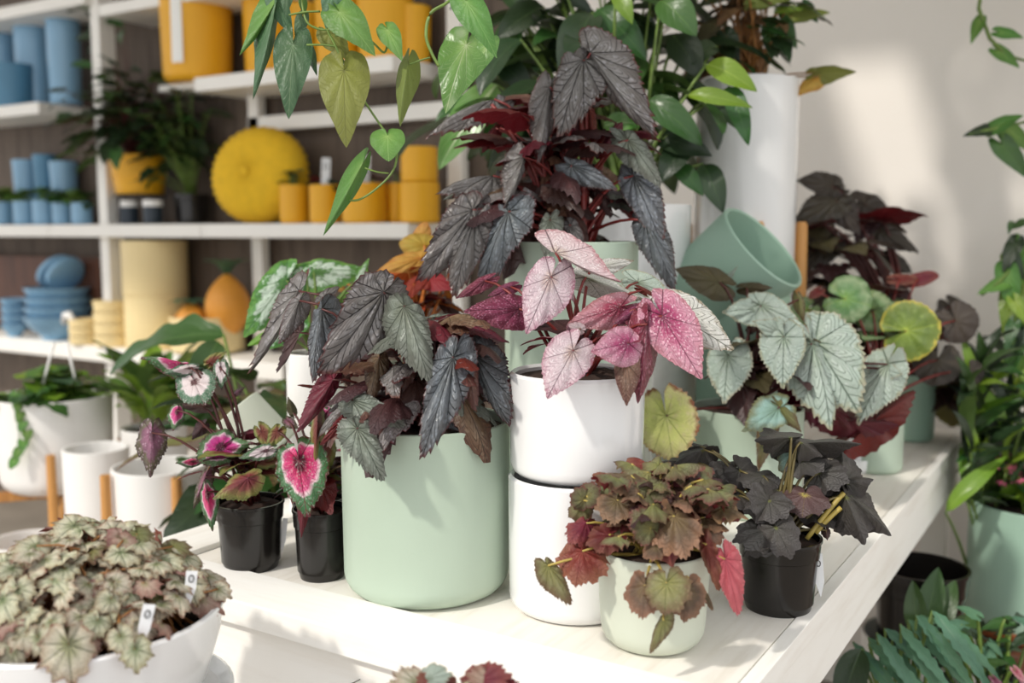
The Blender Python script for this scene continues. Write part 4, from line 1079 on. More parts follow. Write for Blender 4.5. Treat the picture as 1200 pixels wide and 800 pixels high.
X3.tag(P(331, 640, depth(p) - .045), .045, .008, (.12, 0), written=False)
# pale mint pot lying tilted behind the rex begonias
o = link('tilted_pale_pot', lathe(cyl_prof(.047, .10, .005, .046, .003, inner=.01), 48, 'tilted_pale_pot', M['mint_pale']), None, P(277, 479, 1.74))
ax = (RIGHT * .66 - UPV * .74 + FWD * .05).normalized()
o.rotation_euler = ax.to_track_quat('Z', 'Y').to_euler()
tag(o, 'pale mint pot lying upside down and tilted behind the rex begonias', 'pot')

# ------------------------------------------------------------------ stacked mint pots with the tall dark begonia
c = P(668, 560, 1.80); c.z = TZ
rr_ = 76 / FPX * 1.80
ztop = P(668, 283, 1.72).z
tag(link('mint_base_pot', lathe(cyl_prof(rr_ * 1.12, .25, .006, inner=.02), 60, 'mint_base_pot', M['mint']), None, c), 'wide mint pot standing under the tall dark begonia, behind the white pots', 'pot')
c2 = Vector((c.x, c.y, TZ + .25))
H = Plant('tall_dark_begonia', 'tall begonia with silvery black pointed leaves rising above the white pots', 'potted plant', c2)
H.pot(cyl_prof(rr_, ztop - c2.z, .006), M['mint'], 64); H.soil(rr_ - .007, ztop - c2.z - .015); H.stem = S_RED; H.rad = .003
DH = depth(c2 + Vector((0, 0, .2)))
ch_ = crop(480, 30, 2.5)
add(H, ch_, DH, [
    ('angel', 'l_dark', 510, 100, 440, 325, -.10, -.03, 1.0, dict(HQ)),
    ('angel', 'l_dark', 530, 80, 722, 322, -.10, -.02, .62, dict(HF, roll=30)),
    ('angel', 'l_dark', 412, 180, 378, 398, -.08, -.03, .55, dict(HF, roll=-15)),
    ('angel', 'l_bronze', 515, 150, 530, 240, -.05, 0, .7, dict(HF)),
    ('angel', 'l_dark', 248, 215, 48, 328, -.04, -.04, .45, dict(HF, roll=45)),
    ('angel', 'l_redback', 265, 300, 318, 245, -.04, 0, .5, dict(HF)),
    ('angel', 'l_redback', 250, 300, 212, 372, -.04, 0, .7, dict(HF)),
    ('angel', 'l_green_dark', 640, 335, 735, 470, -.10, -.02, .8, dict(HQ)),
    ('angel', 'l_green_dark', 640, 340, 585, 300, -.09, 0, .9, dict(HQ)),
    ('angel', 'l_redback', 590, 310, 730, 318, -.06, 0, .3, dict(HF)),
    ('angel', 'l_redback', 600, 300, 560, 390, -.06, 0, .6, dict(HF)),
    ('angel', 'l_blue', 475, 410, 605, 480, -.10, -.02, .75, dict(HQ, roll=10)),
    ('angel', 'l_dark', 335, 385, 278, 535, -.10, -.02, .6, dict(HF, roll=-35)),
    ('angel', 'l_dark', 245, 440, 75, 495, -.08, -.04, .42, dict(HF, roll=40)),
    ('angel', 'l_dark', 185, 540, 28, 745, -.13, -.03, .85, dict(HQ, roll=-25)),
    ('angel', 'l_dark', 192, 565, 132, 790, -.14, -.03, .8, dict(HQ)),
    ('angel', 'l_blue', 290, 545, 213, 785, -.13, -.02, .75, dict(HQ, roll=15)),
    ('angel', 'l_green_dark', 412, 570, 398, 675, -.12, -.01, 1.0, dict(HQ)),
    ('angel', 'l_dark', 470, 585, 512, 665, -.11, 0, .8, dict(HQ)),
    ('angel', 'l_blue', 655, 440, 738, 640, -.08, -.02, .8, dict(HQ)),
    ('angel', 'l_blue', 690, 570, 775, 775, -.10, -.02, .72, dict(HF)),
    ('angel', 'l_redback', 525, 240, 545, 345, -.06, 0, .6, dict(HF)),
    ('angel', 'l_redback', 480, 260, 460, 360, -.05, 0, .6, dict(HF)),
    ('angel', 'l_redback', 400, 430, 390, 560, -.02, 0, .9, dict(HF)),
    ('angel', 'l_shadow', 540, 430, 590, 560, -.04, 0, .8, dict(HF)),
    ('angel', 'l_dark', 230, 560, 235, 640, -.12, 0, .6, dict(HF)),
    ('angel', 'l_dark', 320, 560, 320, 640, -.10, 0, .6, dict(HF)),
    ('angel', 'l_green_dark', 160, 480, 100, 510, -.09, 0, .6, dict(HF)),
    ('angel', 'l_dark', 590, 480, 640, 500, -.06, 0, .6, dict(HF)),
])
H.dome(80, 'angel', ['l_shadow', 'l_dark', 'l_shadow', 'l_bronze', 'l_green_dark', 'l_redback'], P(650, 210, DH), .13, .16, (.07, .12), .95, seed=66, lo=-.9, inner=.1, na=40, nr=5, teeth=.08, fold=-.4, bend=.8)
for k, (x, y) in enumerate(((430, 400), (500, 130), (520, 480), (360, 400), (640, 480), (240, 230))):
    p1 = P(*ch_(x, y), DH - .05)
    a = H.crown + Vector((random.uniform(-.04, .04), random.uniform(-.04, .04), 0))
    link('stem', tubem('stem', bez(a - H.o, a.lerp(p1, .5) - H.o + Vector((0, 0, .05)), p1 - H.o), [.006, .0055, .005, .005, .0045, .004, .003], S_RED, 7), H.root)

# ------------------------------------------------------------------ green splashed begonia and orange begonia behind the dark one
c = P(372, 560, 1.86); c.z = TZ
I = Plant('silver_splashed_begonia', 'green begonia with silver splashed leaves in a white pot behind the dark begonia', 'potted plant', c)
I.pot(cyl_prof(.052, P(372, 415, 1.80).z - TZ, .005), M['whitematte'], 48)
hI = P(372, 415, 1.80).z - TZ
I.soil(.046, hI - .012); I.stem = S_GRN
ci = crop(260, 270, 4.0)
add(I, ci, 1.80, [
    ('rex', 'l_spot', 300, 235, 100, 500, .0, -.05, .75, dict(HB, roll=-15)),
    ('rex', 'l_spot', 395, 190, 350, 250, -.01, 0, .8, dict(HB)),
    ('rex', 'l_spot', 430, 195, 690, 190, .03, .04, .75, dict(HB)),
    ('rex', 'l_spot', 250, 220, 275, 175, .02, 0, .7, dict(HB)),
    ('rex', 'l_spot', 330, 440, 200, 560, .0, 0, .8, dict(HB)),
    ('rex', 'l_spot', 640, 240, 690, 130, .05, 0, .5, dict(HB)),
    ('rex', 'l_vine', 560, 320, 640, 250, .05, 0, .6, dict(HB)),
    ('rex', 'l_lime', 230, 480, 120, 540, .0, 0, .6, dict(HB)),
])
c = P(486, 560, 1.92); c.z = TZ
J = Plant('orange_begonia', 'begonia with glowing yellow and orange leaves between the two dark begonias', 'potted plant', c)
hJ = P(486, 430, 1.86).z - TZ
J.pot(cyl_prof(.075, hJ, .005), M['mint'], 48); J.soil(.068, hJ - .012); J.stem = S_ORG; J.rad = .003
add(J, ci, 1.88, [
    ('round', 'l_yel', 950, 70, 830, 60, .0, 0, .9, dict(HB)),
    ('round', 'l_yel', 930, 40, 960, -40, .02, 0, .8, dict(HB)),
    ('rex', 'l_yel', 930, 130, 720, 200, -.02, -.02, .6, dict(HB)),
    ('rex', 'l_orange', 870, 190, 620, 290, -.03, -.02, .4, dict(HT)),
    ('round', 'l_orange', 840, 210, 760, 250, -.02, 0, .9, dict(HB)),
    ('rex', 'l_brickred', 980, 220, 900, 280, -.05, -.02, .9, dict(HB)),
    ('rex', 'l_brickred', 970, 220, 1080, 280, -.05, -.02, .9, dict(HB)),
    ('rex', 'l_orange', 1060, 290, 1080, 350, -.03, 0, .6, dict(HB)),
    ('round', 'l_orange', 480, 330, 430, 350, .0, 0, .8, dict(HB)),
    ('rex', 'l_yel', 540, 240, 580, 300, .03, 0, .8, dict(HB)),
    ('rex', 'l_orange', 1090, 180, 1060, 260, -.02, 0, .5, dict(HB)),
    ('rex', 'l_brickred', 900, 250, 850, 330, -.03, 0, .9, dict(HB)),
])
J.dome(12, 'rex', ['l_orange', 'l_brickred', 'l_shadow'], P(500, 360, 1.9), .07, .05, (.06, .09), .9, seed=76, inner=.2, na=36, nr=5, teeth=.04)

# ------------------------------------------------------------------ back of the table
# white pot with dark green glossy plant
c = P(727, 500, 2.12); c.z = TZ
rP = 77 / FPX * 2.12; hP = P(727, 240, 2.04).z - TZ
tag(link('riser_block', boxm('riser_block', -.13, .13, -.13, .13, 0, hP - .26, M['table'], .003), None, c), 'white painted block raising the glossy green plant behind the tall begonia', 'riser')
c = c + Vector((0, 0, hP - .26))
Pp = Plant('glossy_green_plant', 'lush plant with long glossy green leaves in a white pot behind the tall begonia', 'potted plant', c)
Pp.pot(cyl_prof(rP, .26, .007, None, .015), M['white'], 56); Pp.soil(rP - .01, .24); Pp.stem = S_GRN; Pp.rad = .004
DP = 2.12
cp = crop(560, 0, 2.609)
rows = []
for (bx, by, tx, ty, mt, w, dz) in ((700, 195, 852, 280, 'l_lime', .42, -.15), (640, 290, 838, 330, 'l_lime', .25, -.18), (770, 265, 828, 445, 'l_green', .32, -.15), (700, 290, 800, 400, 'l_deepgreen', .3, -.1),
        (520, 305, 685, 445, 'l_green', .4, -.15), (540, 420, 715, 478, 'l_deepgreen', .45, -.1), (385, 385, 515, 380, 'l_palegreen', .5, -.1), (560, 0, 668, 110, 'l_green', .62, -.2),
        (365, 25, 515, 185, 'l_green', .42, -.12), (420, -30, 472, 75, 'l_lime', .4, -.2), (690, 500, 750, 650, 'l_deepgreen', .45, -.1), (50, 180, 170, 290, 'l_deepgreen', .45, .0),
        (600, 110, 680, 240, 'l_deepgreen', .6, -.05), (480, 200, 420, 320, 'l_green', .4, .0), (300, 90, 220, 230, 'l_deepgreen', .5, .05), (120, 60, 60, 210, 'l_green', .45, .0),
        (200, 20, 60, 120, 'l_deepgreen', .5, .0), (330, 20, 320, 170, 'l_green', .4, .0), (80, -20, 160, 60, 'l_green', .4, 0.02), (250, -20, 350, 40, 'l_deepgreen', .4, 0), (640, 430, 560, 560, 'l_deepgreen', .5, -.1),
        (600, 500, 690, 600, 'l_green', .4, -.1), (730, 140, 640, 200, 'l_deepgreen', .5, -.05), (480, 60, 560, 160, 'l_deepgreen', .5, .02), (20, 300, -60, 400, 'l_palegreen', .4, -.1), (60, 260, -120, 520, 'l_palegreen', .35, -.12), (100, 330, 10, 480, 'l_green', .35, -.1)):
    rows.append(('blade', mt, bx, by, tx, ty, dz, -.03, 1, dict(wid=w, bend=.9, fold=.25, ns=14)))
add(Pp, cp, DP, rows)
Pp.dome(130, 'blade', ['l_deepgreen', 'l_deepgreen', 'l_green', 'l_deepgreen'], P(680, 85, DP + .10), .30, .30, (.13, .21), 1, seed=86, lo=-.9, hi=.9, inner=.15, wid=.46)
# tall white pot in an oak stand
c = P(866, 500, 2.36); c.z = TZ
rQ = 57 / FPX * 2.36; zb = 1.06; hQ = P(872, 93, 2.36 - rQ).z - zb
st = thing('plant_stand', 'oak plant stand on the table holding the tall white pot', 'plant stand', c, 'oak plant stands', math.radians(31.8))
for k in range(4):
    a = PI / 2 * k
    link('leg', lathe([(.001, 0), (.013, 0), (.017, .3), (.014, .53), (.010, .54), (.001, .54)], 16, 'leg', M['leg']), st, ((rQ + .018) * math.cos(a), (rQ + .018) * math.sin(a), 0))
for k in range(2):
    link('cross_bar', boxm('cross_bar', -(rQ + .012), rQ + .012, -.012, .012, .228, .258, M['leg']), st).rotation_euler.z = PI / 2 * k
cq = Vector((c.x, c.y, zb))
Q = Plant('tall_white_planter', 'tall white pot with a tangled half dry vine, held in an oak stand', 'potted plant', cq)
Q.pot(cyl_prof(rQ, hQ, .008, None, .015), M['white'], 64); Q.soil(rQ - .01, hQ - .02); Q.stem = S_BRN; Q.rad = .0025
DQ = depth(cq + Vector((0, 0, hQ)))
add(Q, cp, DQ, [
    ('heart', 'l_yel', 1040, 235, 968, 298, -.05, 0, .9, dict(teeth=0, fold=-.4)),
    ('heart', 'l_vineolive', 1040, 225, 1158, 220, -.05, 0, .8, dict(teeth=0, fold=-.3)),
    ('heart', 'l_green', 900, 90, 915, 178, -.08, 0, 1.1, dict(teeth=0)),
    ('heart', 'l_vineolive', 960, 50, 1078, 40, -.05, 0, .7, dict(teeth=0)),
    ('heart', 'l_lime', 930, 30, 1005, 30, -.08, 0, .5, dict(teeth=0)),
    ('heart', 'l_green', 930, 70, 975, 150, -.05, 0, .9, dict(teeth=0)),
    ('heart', 'l_vineolive', 850, 10, 960, 0, -.1, 0, .6, dict(teeth=0)),
    ('heart', 'l_deepgreen', 760, 110, 800, 190, -.08, 0, 1, dict(teeth=0)),
    ('heart', 'l_green', 1000, 20, 1040, 70, -.03, 0, 1, dict(teeth=0)),
])
Q.dome(110, 'heart', ['l_straw', 'l_olivedark', 'l_deepgreen', 'l_straw', 'l_green'], P(862, 30, DQ), .17, .16, (.05, .09), .8, seed=96, lo=-.7, inner=.2, na=24, nr=4, teeth=0)
# mint pots beside it, one tipped over
c = P(866, 560, 2.06); c.z = TZ
rM = 52 / FPX * 2.06
zt = P(866, 345, 2.0).z
tag(link('mint_upright_pot', lathe(cyl_prof(rM, zt - TZ, .006, inner=.02), 56, 'mint_upright_pot', M['mint_deep']), None, c), 'upright mint pot under the tipped mint pot, in front of the oak stand', 'pot')
rT = 61 / FPX * 2.0
o = link('tipped_mint_pot', lathe(cyl_prof(rT, .19, .007, None, .012, .003, inner=.015), 64, 'tipped_mint_pot', M['mint_deep']), None)
ax = (RIGHT * .60 + UPV * .62 - FWD * .50).normalized()
rim = P(896, 288, 1.97)
o.location = rim - ax * .19
o.rotation_euler = ax.to_track_quat('Z', 'Y').to_euler()
tag(o, 'mint pot tipped over with its open mouth showing, in front of the tall white pot', 'pot')

# right rear group: round-leaved begonia and plum-leaved begonia in mint pots, white pot on saucer
ck = crop(920, 180, 2.354)
c, r, h = fit(1024, 557, 62, 480, TZ)
K = Plant('round_leaf_begonia', 'begonia with round pale centred green leaves in a mint pot far along the table', 'potted plant', c)
K.pot(cyl_prof(r, h, .006), M['mint'], 48); K.soil(r - .008, h - .015); K.stem = S_RED; K.rad = .003
DK_ = depth(c)
RO = dict(na=48, nr=6, teeth=.02, bend=.3, ruffle=.05, pucker=.04, cup=.15)
add(K, ck, DK_, [
    ('round', 'l_roundgreen', 165, 400, 240, 420, -.05, -.02, 1.42, dict(RO, nh=CAM - P(1010, 380, 2) + Vector((0, 0, .3)))),
    ('round', 'l_roundolive', 335, 488, 430, 470, -.08, -.02, 1.42, dict(RO, nh=CAM - P(1010, 380, 2) + Vector((0, 0, .3)))),
    ('round', 'l_roundgreen', 240, 430, 270, 490, -.03, 0, 1.22, dict(RO, nh=CAM - P(1010, 380, 2) + Vector((0, 0, .3)))),
    ('round', 'l_cred', 370, 345, 425, 335, .02, 0, .6, dict(RO)),
    ('round', 'l_cred', 320, 345, 370, 350, .02, 0, .5, dict(RO)),
    ('round', 'l_purpleblack', 470, 460, 500, 520, .05, 0, 1.35, dict(RO, nh=CAM - P(1010, 380, 2) + Vector((0, 0, .3)))),
    ('round', 'l_purpleblack', 510, 600, 520, 640, .05, 0, 1.35, dict(RO, nh=CAM - P(1010, 380, 2) + Vector((0, 0, .3)))),
    ('round', 'l_purpleblack', 420, 570, 400, 640, .05, 0, 1.35, dict(RO, nh=CAM - P(1010, 380, 2) + Vector((0, 0, .3)))),
    ('round', 'l_shadow', 290, 400, 300, 460, .05, 0, 1.35, dict(RO, nh=CAM - P(1010, 380, 2) + Vector((0, 0, .3)))),
    ('round', 'l_cred', 90, 380, 65, 400, .0, 0, .7, dict(RO)),
    ('round', 'l_roundgreen', 60, 430, 20, 460, .0, 0, 1.22, dict(RO, nh=CAM - P(1010, 380, 2) + Vector((0, 0, .3)))),
])
K.dome(34, 'round', ['l_purpleblack', 'l_shadow', 'l_roundolive', 'l_roundgreen', 'l_purpleblack'], P(1030, 400, DK_ + .05), .13, .12, (.05, .075), 1, seed=106, inner=.2, na=36, nr=5, teeth=.02)
c, r, h = fit(1066, 519, 52, 440, TZ)
Lp = Plant('plum_leaf_begonia', 'begonia with dark plum leaves against the white wall, in the farthest mint pot', 'potted plant', c)
Lp.pot(cyl_prof(r, h, .006), M['mint_deep'], 48); Lp.soil(r - .008, h - .015); Lp.stem = S_DRED; Lp.rad = .004
DL = depth(c)
add(Lp, ck, DL, [
    ('rex', 'l_purpleblack', 130, 90, 30, 75, -.1, 0, 1.0, dict(HS)),
    ('rex', 'l_purpleblack', 140, 130, 20, 200, -.12, 0, .9, dict(HS)),
    ('rex', 'l_purpleblack', 150, 150, 205, 225, -.12, 0, 1.0, dict(HS)),
    ('rex', 'l_purpleblack', 220, 140, 310, 190, -.08, 0, .9, dict(HS)),
    ('rex', 'l_shadow', 240, 170, 195, 250, -.08, 0, 1., dict(HS)),
    ('rex', 'l_purpleblack', 260, 210, 368, 275, -.08, 0, .7, dict(HS)),
    ('rex', 'l_purpleblack', 120, 250, 40, 330, -.1, 0, 1., dict(HS)),
    ('rex', 'l_purpleblack', 290, 290, 350, 330, -.05, 0, 1., dict(HS)),
    ('rex', 'l_purpleblack', 460, 420, 510, 480, -.02, 0, 1., dict(HS)),
])
Lp.dome(40, 'rex', ['l_purpleblack', 'l_shadow', 'l_purpleblack', 'l_olivedark'], P(985, 310, DL - .05), .15, .16, (.08, .13), .9, seed=116, lo=-.9, inner=.2, na=36, nr=5, teeth=.04)
Lp.dome(16, 'round', ['l_purpleblack', 'l_shadow', 'l_teal'], P(1105, 440, DL - .02), .08, .10, (.06, .08), 1, seed=117, lo=-.9, inner=.2, na=36, nr=5, teeth=.04)
c, r, h = fit(1002, 556, 42, 508, TZ)
o = thing('small_white_pot', 'small white ceramic pot with a matching saucer behind the black begonia', 'pot', c)
link('saucer', lathe([(.001, 0), (r * .8, 0), (r * 1.0, .008), (r * 1.02, .03), (r * .98, .03), (r * .9, .012), (.001, .012)], 40, 'saucer', M['white']), o)
link('pot', lathe([(a, b + .0125) for a, b in cyl_prof(r * .86, h, .004, r * .66, .008, inner=.01)], 40, 'pot', M['white']), o)

# ------------------------------------------------------------------ white bowl with mottled begonia in front
c = P(98, 712, 1.13)
rB = 159 / FPX * 1.13
zr = c.z; hB = .125
cb_ = Vector((c.x, c.y, zr - hB))
pz = zr - hB - .016
pd = thing('round_pedestal', 'white round pedestal under the big white bowl', 'pedestal', (c.x, c.y, 0))
link('column', lathe([(.001, 0), (.12, 0), (.12, .02), (.09, .04), (.09, pz - .02), (.11, pz), (.001, pz)], 40, 'column', M['whitematte']), pd)
so = tag(link('white_saucer', lathe([(.001, 0), (rB * .8, 0), (rB * 1.0, .018), (rB * 1.05, .034), (rB * 1.02, .036), (rB * .96, .022), (rB * .78, .014), (.001, .014)], 64, 'white_saucer', M['white']), None, (c.x, c.y, pz)), 'wide white saucer under the white bowl of mottled begonia', 'saucer')
Mm = Plant('mottled_begonia', 'mass of small mottled silver green begonia leaves in the wide white bowl', 'potted plant', cb_)
Mm.pot([(.001, 0), (rB * .62, 0), (rB * .68, .004), (rB * .86, hB * .3), (rB * .96, hB * .7), (rB * 1.0, hB * .985), (rB * .99, hB), (rB * .955, hB), (rB * .94, hB * .98), (rB * .88, hB * .65), (rB * .8, hB * .5), (.001, hB * .5)], M['white'], 80)
Mm.soil(rB * .90, hB - .04); Mm.stem = S_BRN; Mm.rad = .0016
Mm.cr = rB * .6
MK = dict(na=40, nr=6, teeth=.10, bend=.45, fold=-.12, ruffle=.08, pucker=.05, cup=.12)
rng = random.Random(5)
cen = Vector((c.x, c.y, zr - .015))
for i in range(240):
    a = i * 2.39996; q = math.sqrt((i + .5) / 240)
    out = Vector((math.cos(a), math.sin(a), 0))
    hgt = .088 * math.sqrt(max(0, 1 - (q * .97) ** 2)) * (1 + .15 * math.sin(3 * a)) + rng.uniform(-.012, .012)
    b = cen + out * (q * rB * .88) + Vector((0, 0, hgt))
    sz = rng.uniform(.021, .035)
    dv = (out * .8 + Vector((rng.uniform(-.9, .9), rng.uniform(-.9, .9), -.25 - .5 * q))).normalized()
    nh = Vector((0, 0, .9)) + out * .6 * q + Vector((rng.uniform(-.75, .75), rng.uniform(-.75, .75), 0)) + (CAM - b).normalized() * .3
    Mm.leaf('maple', 'l_mottle' if rng.random() < .82 else rng.choice(['l_mottlepink', 'l_olive']), b, b + dv * sz, w=rng.uniform(1.0, 1.25), nh=nh, var=rng.randrange(5), stem=i % 2 == 0, **MK)
for (px, py, tx, ty, d) in ((80, 755, 85, 806, .985), (255, 690, 272, 702, 1.14), (158, 760, 160, 790, 1.0), (15, 760, 18, 790, 1.0), (140, 745, 150, 770, 1.0), (40, 745, 30, 770, 1.0)):
    Mm.pix('maple', 'l_mottle', px, py, tx, ty, d, 0, w=1.15, **MK)
for (px, py, d, hh, ln) in ((222, 700, 1.10, .030, .12), (166, 748, 1.02, .036, .25), (92, 632, 1.22, .02, .1)):
    Mm.tag(P(px, py, d), hh, .012, (ln, 0))

# begonia whose leaf tips just show at the bottom edge
c = P(535, 990, 1.02); c.z = .45
tag(link('low_stool', lathe([(.001, 0), (.13, 0), (.12, .43), (.13, .45), (.001, .45)], 32, 'low_stool', M['whitematte']), None, (c.x, c.y, 0)), 'low white stool in front of the table', 'stool')
N = Plant('red_edged_begonia', 'begonia whose silver and red leaf tips poke up at the front of the table', 'potted plant', c)
N.pot(nursery_prof(.06, .12), M['black'], 32); N.soil(.055, .11); N.stem = S_RED
for (bx, by, tx, ty, mt) in ((490, 800, 460, 788, 'l_mottle'), (500, 795, 530, 788, 'l_silvergreen'), (560, 797, 600, 790, 'l_cred'), (575, 800, 545, 787, 'l_mottlepink'), (520, 805, 480, 800, 'l_cred'), (590, 806, 608, 797, 'l_redback'), (470, 806, 452, 800, 'l_mottle'), (545, 810, 560, 795, 'l_mottle')):
    N.pix('lobed', mt, bx, by + 2, tx, ty + 2, 1.02, 0, w=.9, **MK)
N.dome(24, 'lobed', ['l_mottle', 'l_cred', 'l_mottlepink'], P(530, 850, 1.02), .07, .03, (.03, .045), 1, seed=7, inner=.2, **MK)

# ------------------------------------------------------------------ hanging vine at the top
hc = P(440, -190, 1.36)
O = Plant('hanging_vine', 'trailing vine with heart shaped green leaves hanging in front of the yellow pots', 'hanging plant', hc)
O.pot(cyl_prof(.11, .13, .006, .085), M['whitematte'], 40); O.soil(.1, .12); O.stem = S_GRN
for k in range(3):
    a = 2 * PI * k / 3
    link('hanger_cord', tubem('hanger_cord', [(.108 * math.cos(a), .108 * math.sin(a), .12), (0, 0, .5), (0, 0, 3.0 - hc.z)], .0015, M['cord']), O.root)
struct(box('trim_1', hc.x - .05, hc.x + .05, hc.y - .3, 1.62, 3.0 - .001, 3.08, M['shelf']))
co_ = crop(270, 0, 2.856)
VI = dict(na=44, nr=7, teeth=0, bend=.5, fold=-.12, ruffle=.03, pucker=.025)
VF = dict(na=44, nr=7, teeth=0, bend=.7, fold=-.6, ruffle=.03, pucker=.02)
DV = 1.32
def vine(pts, d, rad=.0016, mat=S_GRN):
    w3 = [P(*co_(x, y), d + e) - O.o for x, y, e in pts]
    # smooth it
    out = []
    for i in range(len(w3) - 1):
        p0 = w3[max(i - 1, 0)]; p1 = w3[i]; p2 = w3[i + 1]; p3 = w3[min(i + 2, len(w3) - 1)]
        for k in range(5):
            t = k / 5
            out.append(.5 * ((2 * p1) + (p2 - p0) * t + (2 * p0 - 5 * p1 + 4 * p2 - p3) * t * t + (3 * p1 - p0 - 3 * p2 + p3) * t ** 3))
    out.append(w3[-1])
    link('stem', tubem('stem', out, rad, mat, 6), O.root)
vine([(400, -420, .03), (330, -200, 0), (310, 40, 0), (350, 150, 0), (400, 245, 0), (450, 340, 0), (520, 445, 0), (555, 500, 0), (545, 570, 0), (490, 630, 0), (430, 668, 0), (385, 668, 0)], DV)
vine([(380, -420, .04), (300, -200, .02), (240, -60, .02), (250, 60, 0), (290, 95, 0), (340, 100, 0)], DV)
vine([(440, -420, .04), (600, -250, .02), (790, -60, .02), (730, 5, 0), (670, 45, 0), (655, 120, 0), (675, 180, 0), (698, 222, 0)], DV, .0022)
vine([(350, 120, 0), (430, 110, 0), (480, 145, 0), (515, 175, 0), (528, 130, 0), (515, 90, 0)], DV)
vine([(530, 580, 0), (490, 575, 0), (450, 562, 0)], DV, .0012)
vine([(600, 215, 0), (640, 200, 0), (668, 192, 0)], DV, .0012)
vine([(255, 150, 0), (310, 150, 0), (355, 155, 0)], DV, .0014)
vine([(195, 50, 0), (250, 40, 0), (300, 38, 0)], DV, .0014)
add(O, co_, DV, [
    ('heart', 'l_vine', 365, 40, 485, 188, -.02, -.01, .92, dict(VI, stem=False)),
    ('heart', 'l_vineolive', 380, 235, 388, 495, -.01, -.01, .92, dict(VI, stem=False)),
    ('heart', 'l_vinedark', 210, 150, 195, 400, .0, -.01, .72, dict(VI, stem=False)),
    ('heart', 'l_vine', 525, 100, 575, 205, -.01, -.01, .85, dict(VI, stem=False)),
    ('heart', 'l_vineolive', 595, 205, 568, 425, .0, -.01, .5, dict(VF, stem=False)),
    ('ivy', 'l_vine', 525, 455, 530, 540, -.01, -.01, 1.25, dict(VI, stem=False)),
    ('heart', 'l_vine', 440, 550, 310, 790, .0, -.02, .36, dict(VF, stem=False, roll=-20)),
    ('heart', 'l_vine', 790, 5, 892, 195, -.01, -.01, .7, dict(VI, stem=False)),
    ('heart', 'l_vinedark', 345, -40, 320, 95, -.01, 0, .8, dict(VI, stem=False)),
    ('heart', 'l_vineolive', 330, 110, 400, 205, .02, 0, 1.1, dict(VI, stem=False)),
    ('heart', 'l_vine', 160, -10, 30, 185, .02, -.02, .4, dict(VF, stem=False, roll=-30)),
    ('heart', 'l_vinedark', 150, 20, 75, 335, .01, -.02, .3, dict(VF, stem=False, roll=-20)),
    ('heart', 'l_vinedark', 150, 0, 210, 130, .02, 0, .7, dict(VI, stem=False)),
    ('heart', 'l_vinedark', 190, -60, 185, 60, .0, 0, .7, dict(VI, stem=False)),
    ('heart', 'l_vinedark', 240, 60, 220, 150, .02, 0, .7, dict(VI, stem=False)),
    ('heart', 'l_vinedark', 260, 150, 290, 255, .02, 0, .5, dict(VF, stem=False)),
    ('heart', 'l_vine', 240, -10, 250, 60, .02, 0, .6, dict(VF, stem=False)),
    ('heart', 'l_palegreen', 790, 150, 720, 380, .18, -.02, .95, dict(VI, stem=False)),
    ('heart', 'l_palegreen', 860, 150, 800, 290, .18, 0, .7, dict(VI, stem=False)),
])
# a few leaves of the same vine around the pot above the frame
O.dome(20, 'heart', ['l_vine', 'l_vinedark'], hc + Vector((0, 0, .13)), .14, .10, (.06, .09), .9, seed=9, lo=0, na=24, nr=4, teeth=0)

# ------------------------------------------------------------------ right side: hanging vines, floor plants, mint pot with pink flowers
cr_ = lambda x, y: (x, y)
p = W(1290, -60, 2.55)
R_ = Plant('hanging_creeper', 'bright green creeper hanging down the white wall at the edge of the picture', 'hanging plant', (p.x, 2.72, p.z))
R_.pot(cyl_prof(.11, .14, .007, .09), M['whitematte'], 40); R_.soil(.1, .12); R_.stem = S_GRN
box('wall_bracket', -.12, .12, -.12, .17, -.02, -.001, M['shelf'], R_.root)
DR = 2.30
for (pts) in (((1150, -10), (1147, 10), (1160, 45), (1180, 65), (1215, 75)), ((1135, 158), (1160, 152), (1215, 140)), ((1150, 345), (1172, 330), (1215, 280), (1215, 200))):
    w3 = [P(x, y, DR) - R_.o for x, y in pts]
    w3.append(R_.crown - R_.o)
    link('stem', tubem('stem', w3, .0045, S_GRN, 6), R_.root)
for (bx, by, tx, ty, mt) in ((1148, 25, 1138, 52, 'l_vine'), (1172, 38, 1200, 45, 'l_vine'), (1170, 60, 1195, 80, 'l_vine'), (1160, 152, 1128, 160, 'l_deepgreen'), (1165, 150, 1200, 135, 'l_vine'), (1180, 150, 1210, 180, 'l_vine'), (1175, 170, 1205, 210, 'l_green'),
        (1185, 262, 1182, 275, 'l_green'), (1180, 330, 1145, 345, 'l_vine'), (1185, 300, 1200, 330, 'l_deepgreen'), (1180, 320, 1190, 370, 'l_vine'), (1190, 340, 1178, 400, 'l_lime'), (1200, 350, 1190, 420, 'l_vine'), (1190, 285, 1175, 320, 'l_deepgreen'), (1200, 260, 1182, 270, 'l_green'), (1195, 380, 1185, 440, 'l_green'), (1200, 400, 1175, 430, 'l_vine')):
    R_.pix('heart', mt, bx, by, tx, ty, DR, 0, w=.75, teeth=0, stem=False, na=28, nr=5)
rng = random.Random(77)
for k in range(5):  # overhead runners for the leaves added above the frame
    a = R_.crown - R_.o
    e = Vector((-.75 + .26 * k, 1.78 + rng.uniform(-.1, .1), 2.15 + .55 * rng.random())) - R_.o
    link('stem', tubem('stem', bez(a, Vector((.3, 2.1, 2.95)) - R_.o, e, 9), .004, S_GRN, 5), R_.root)
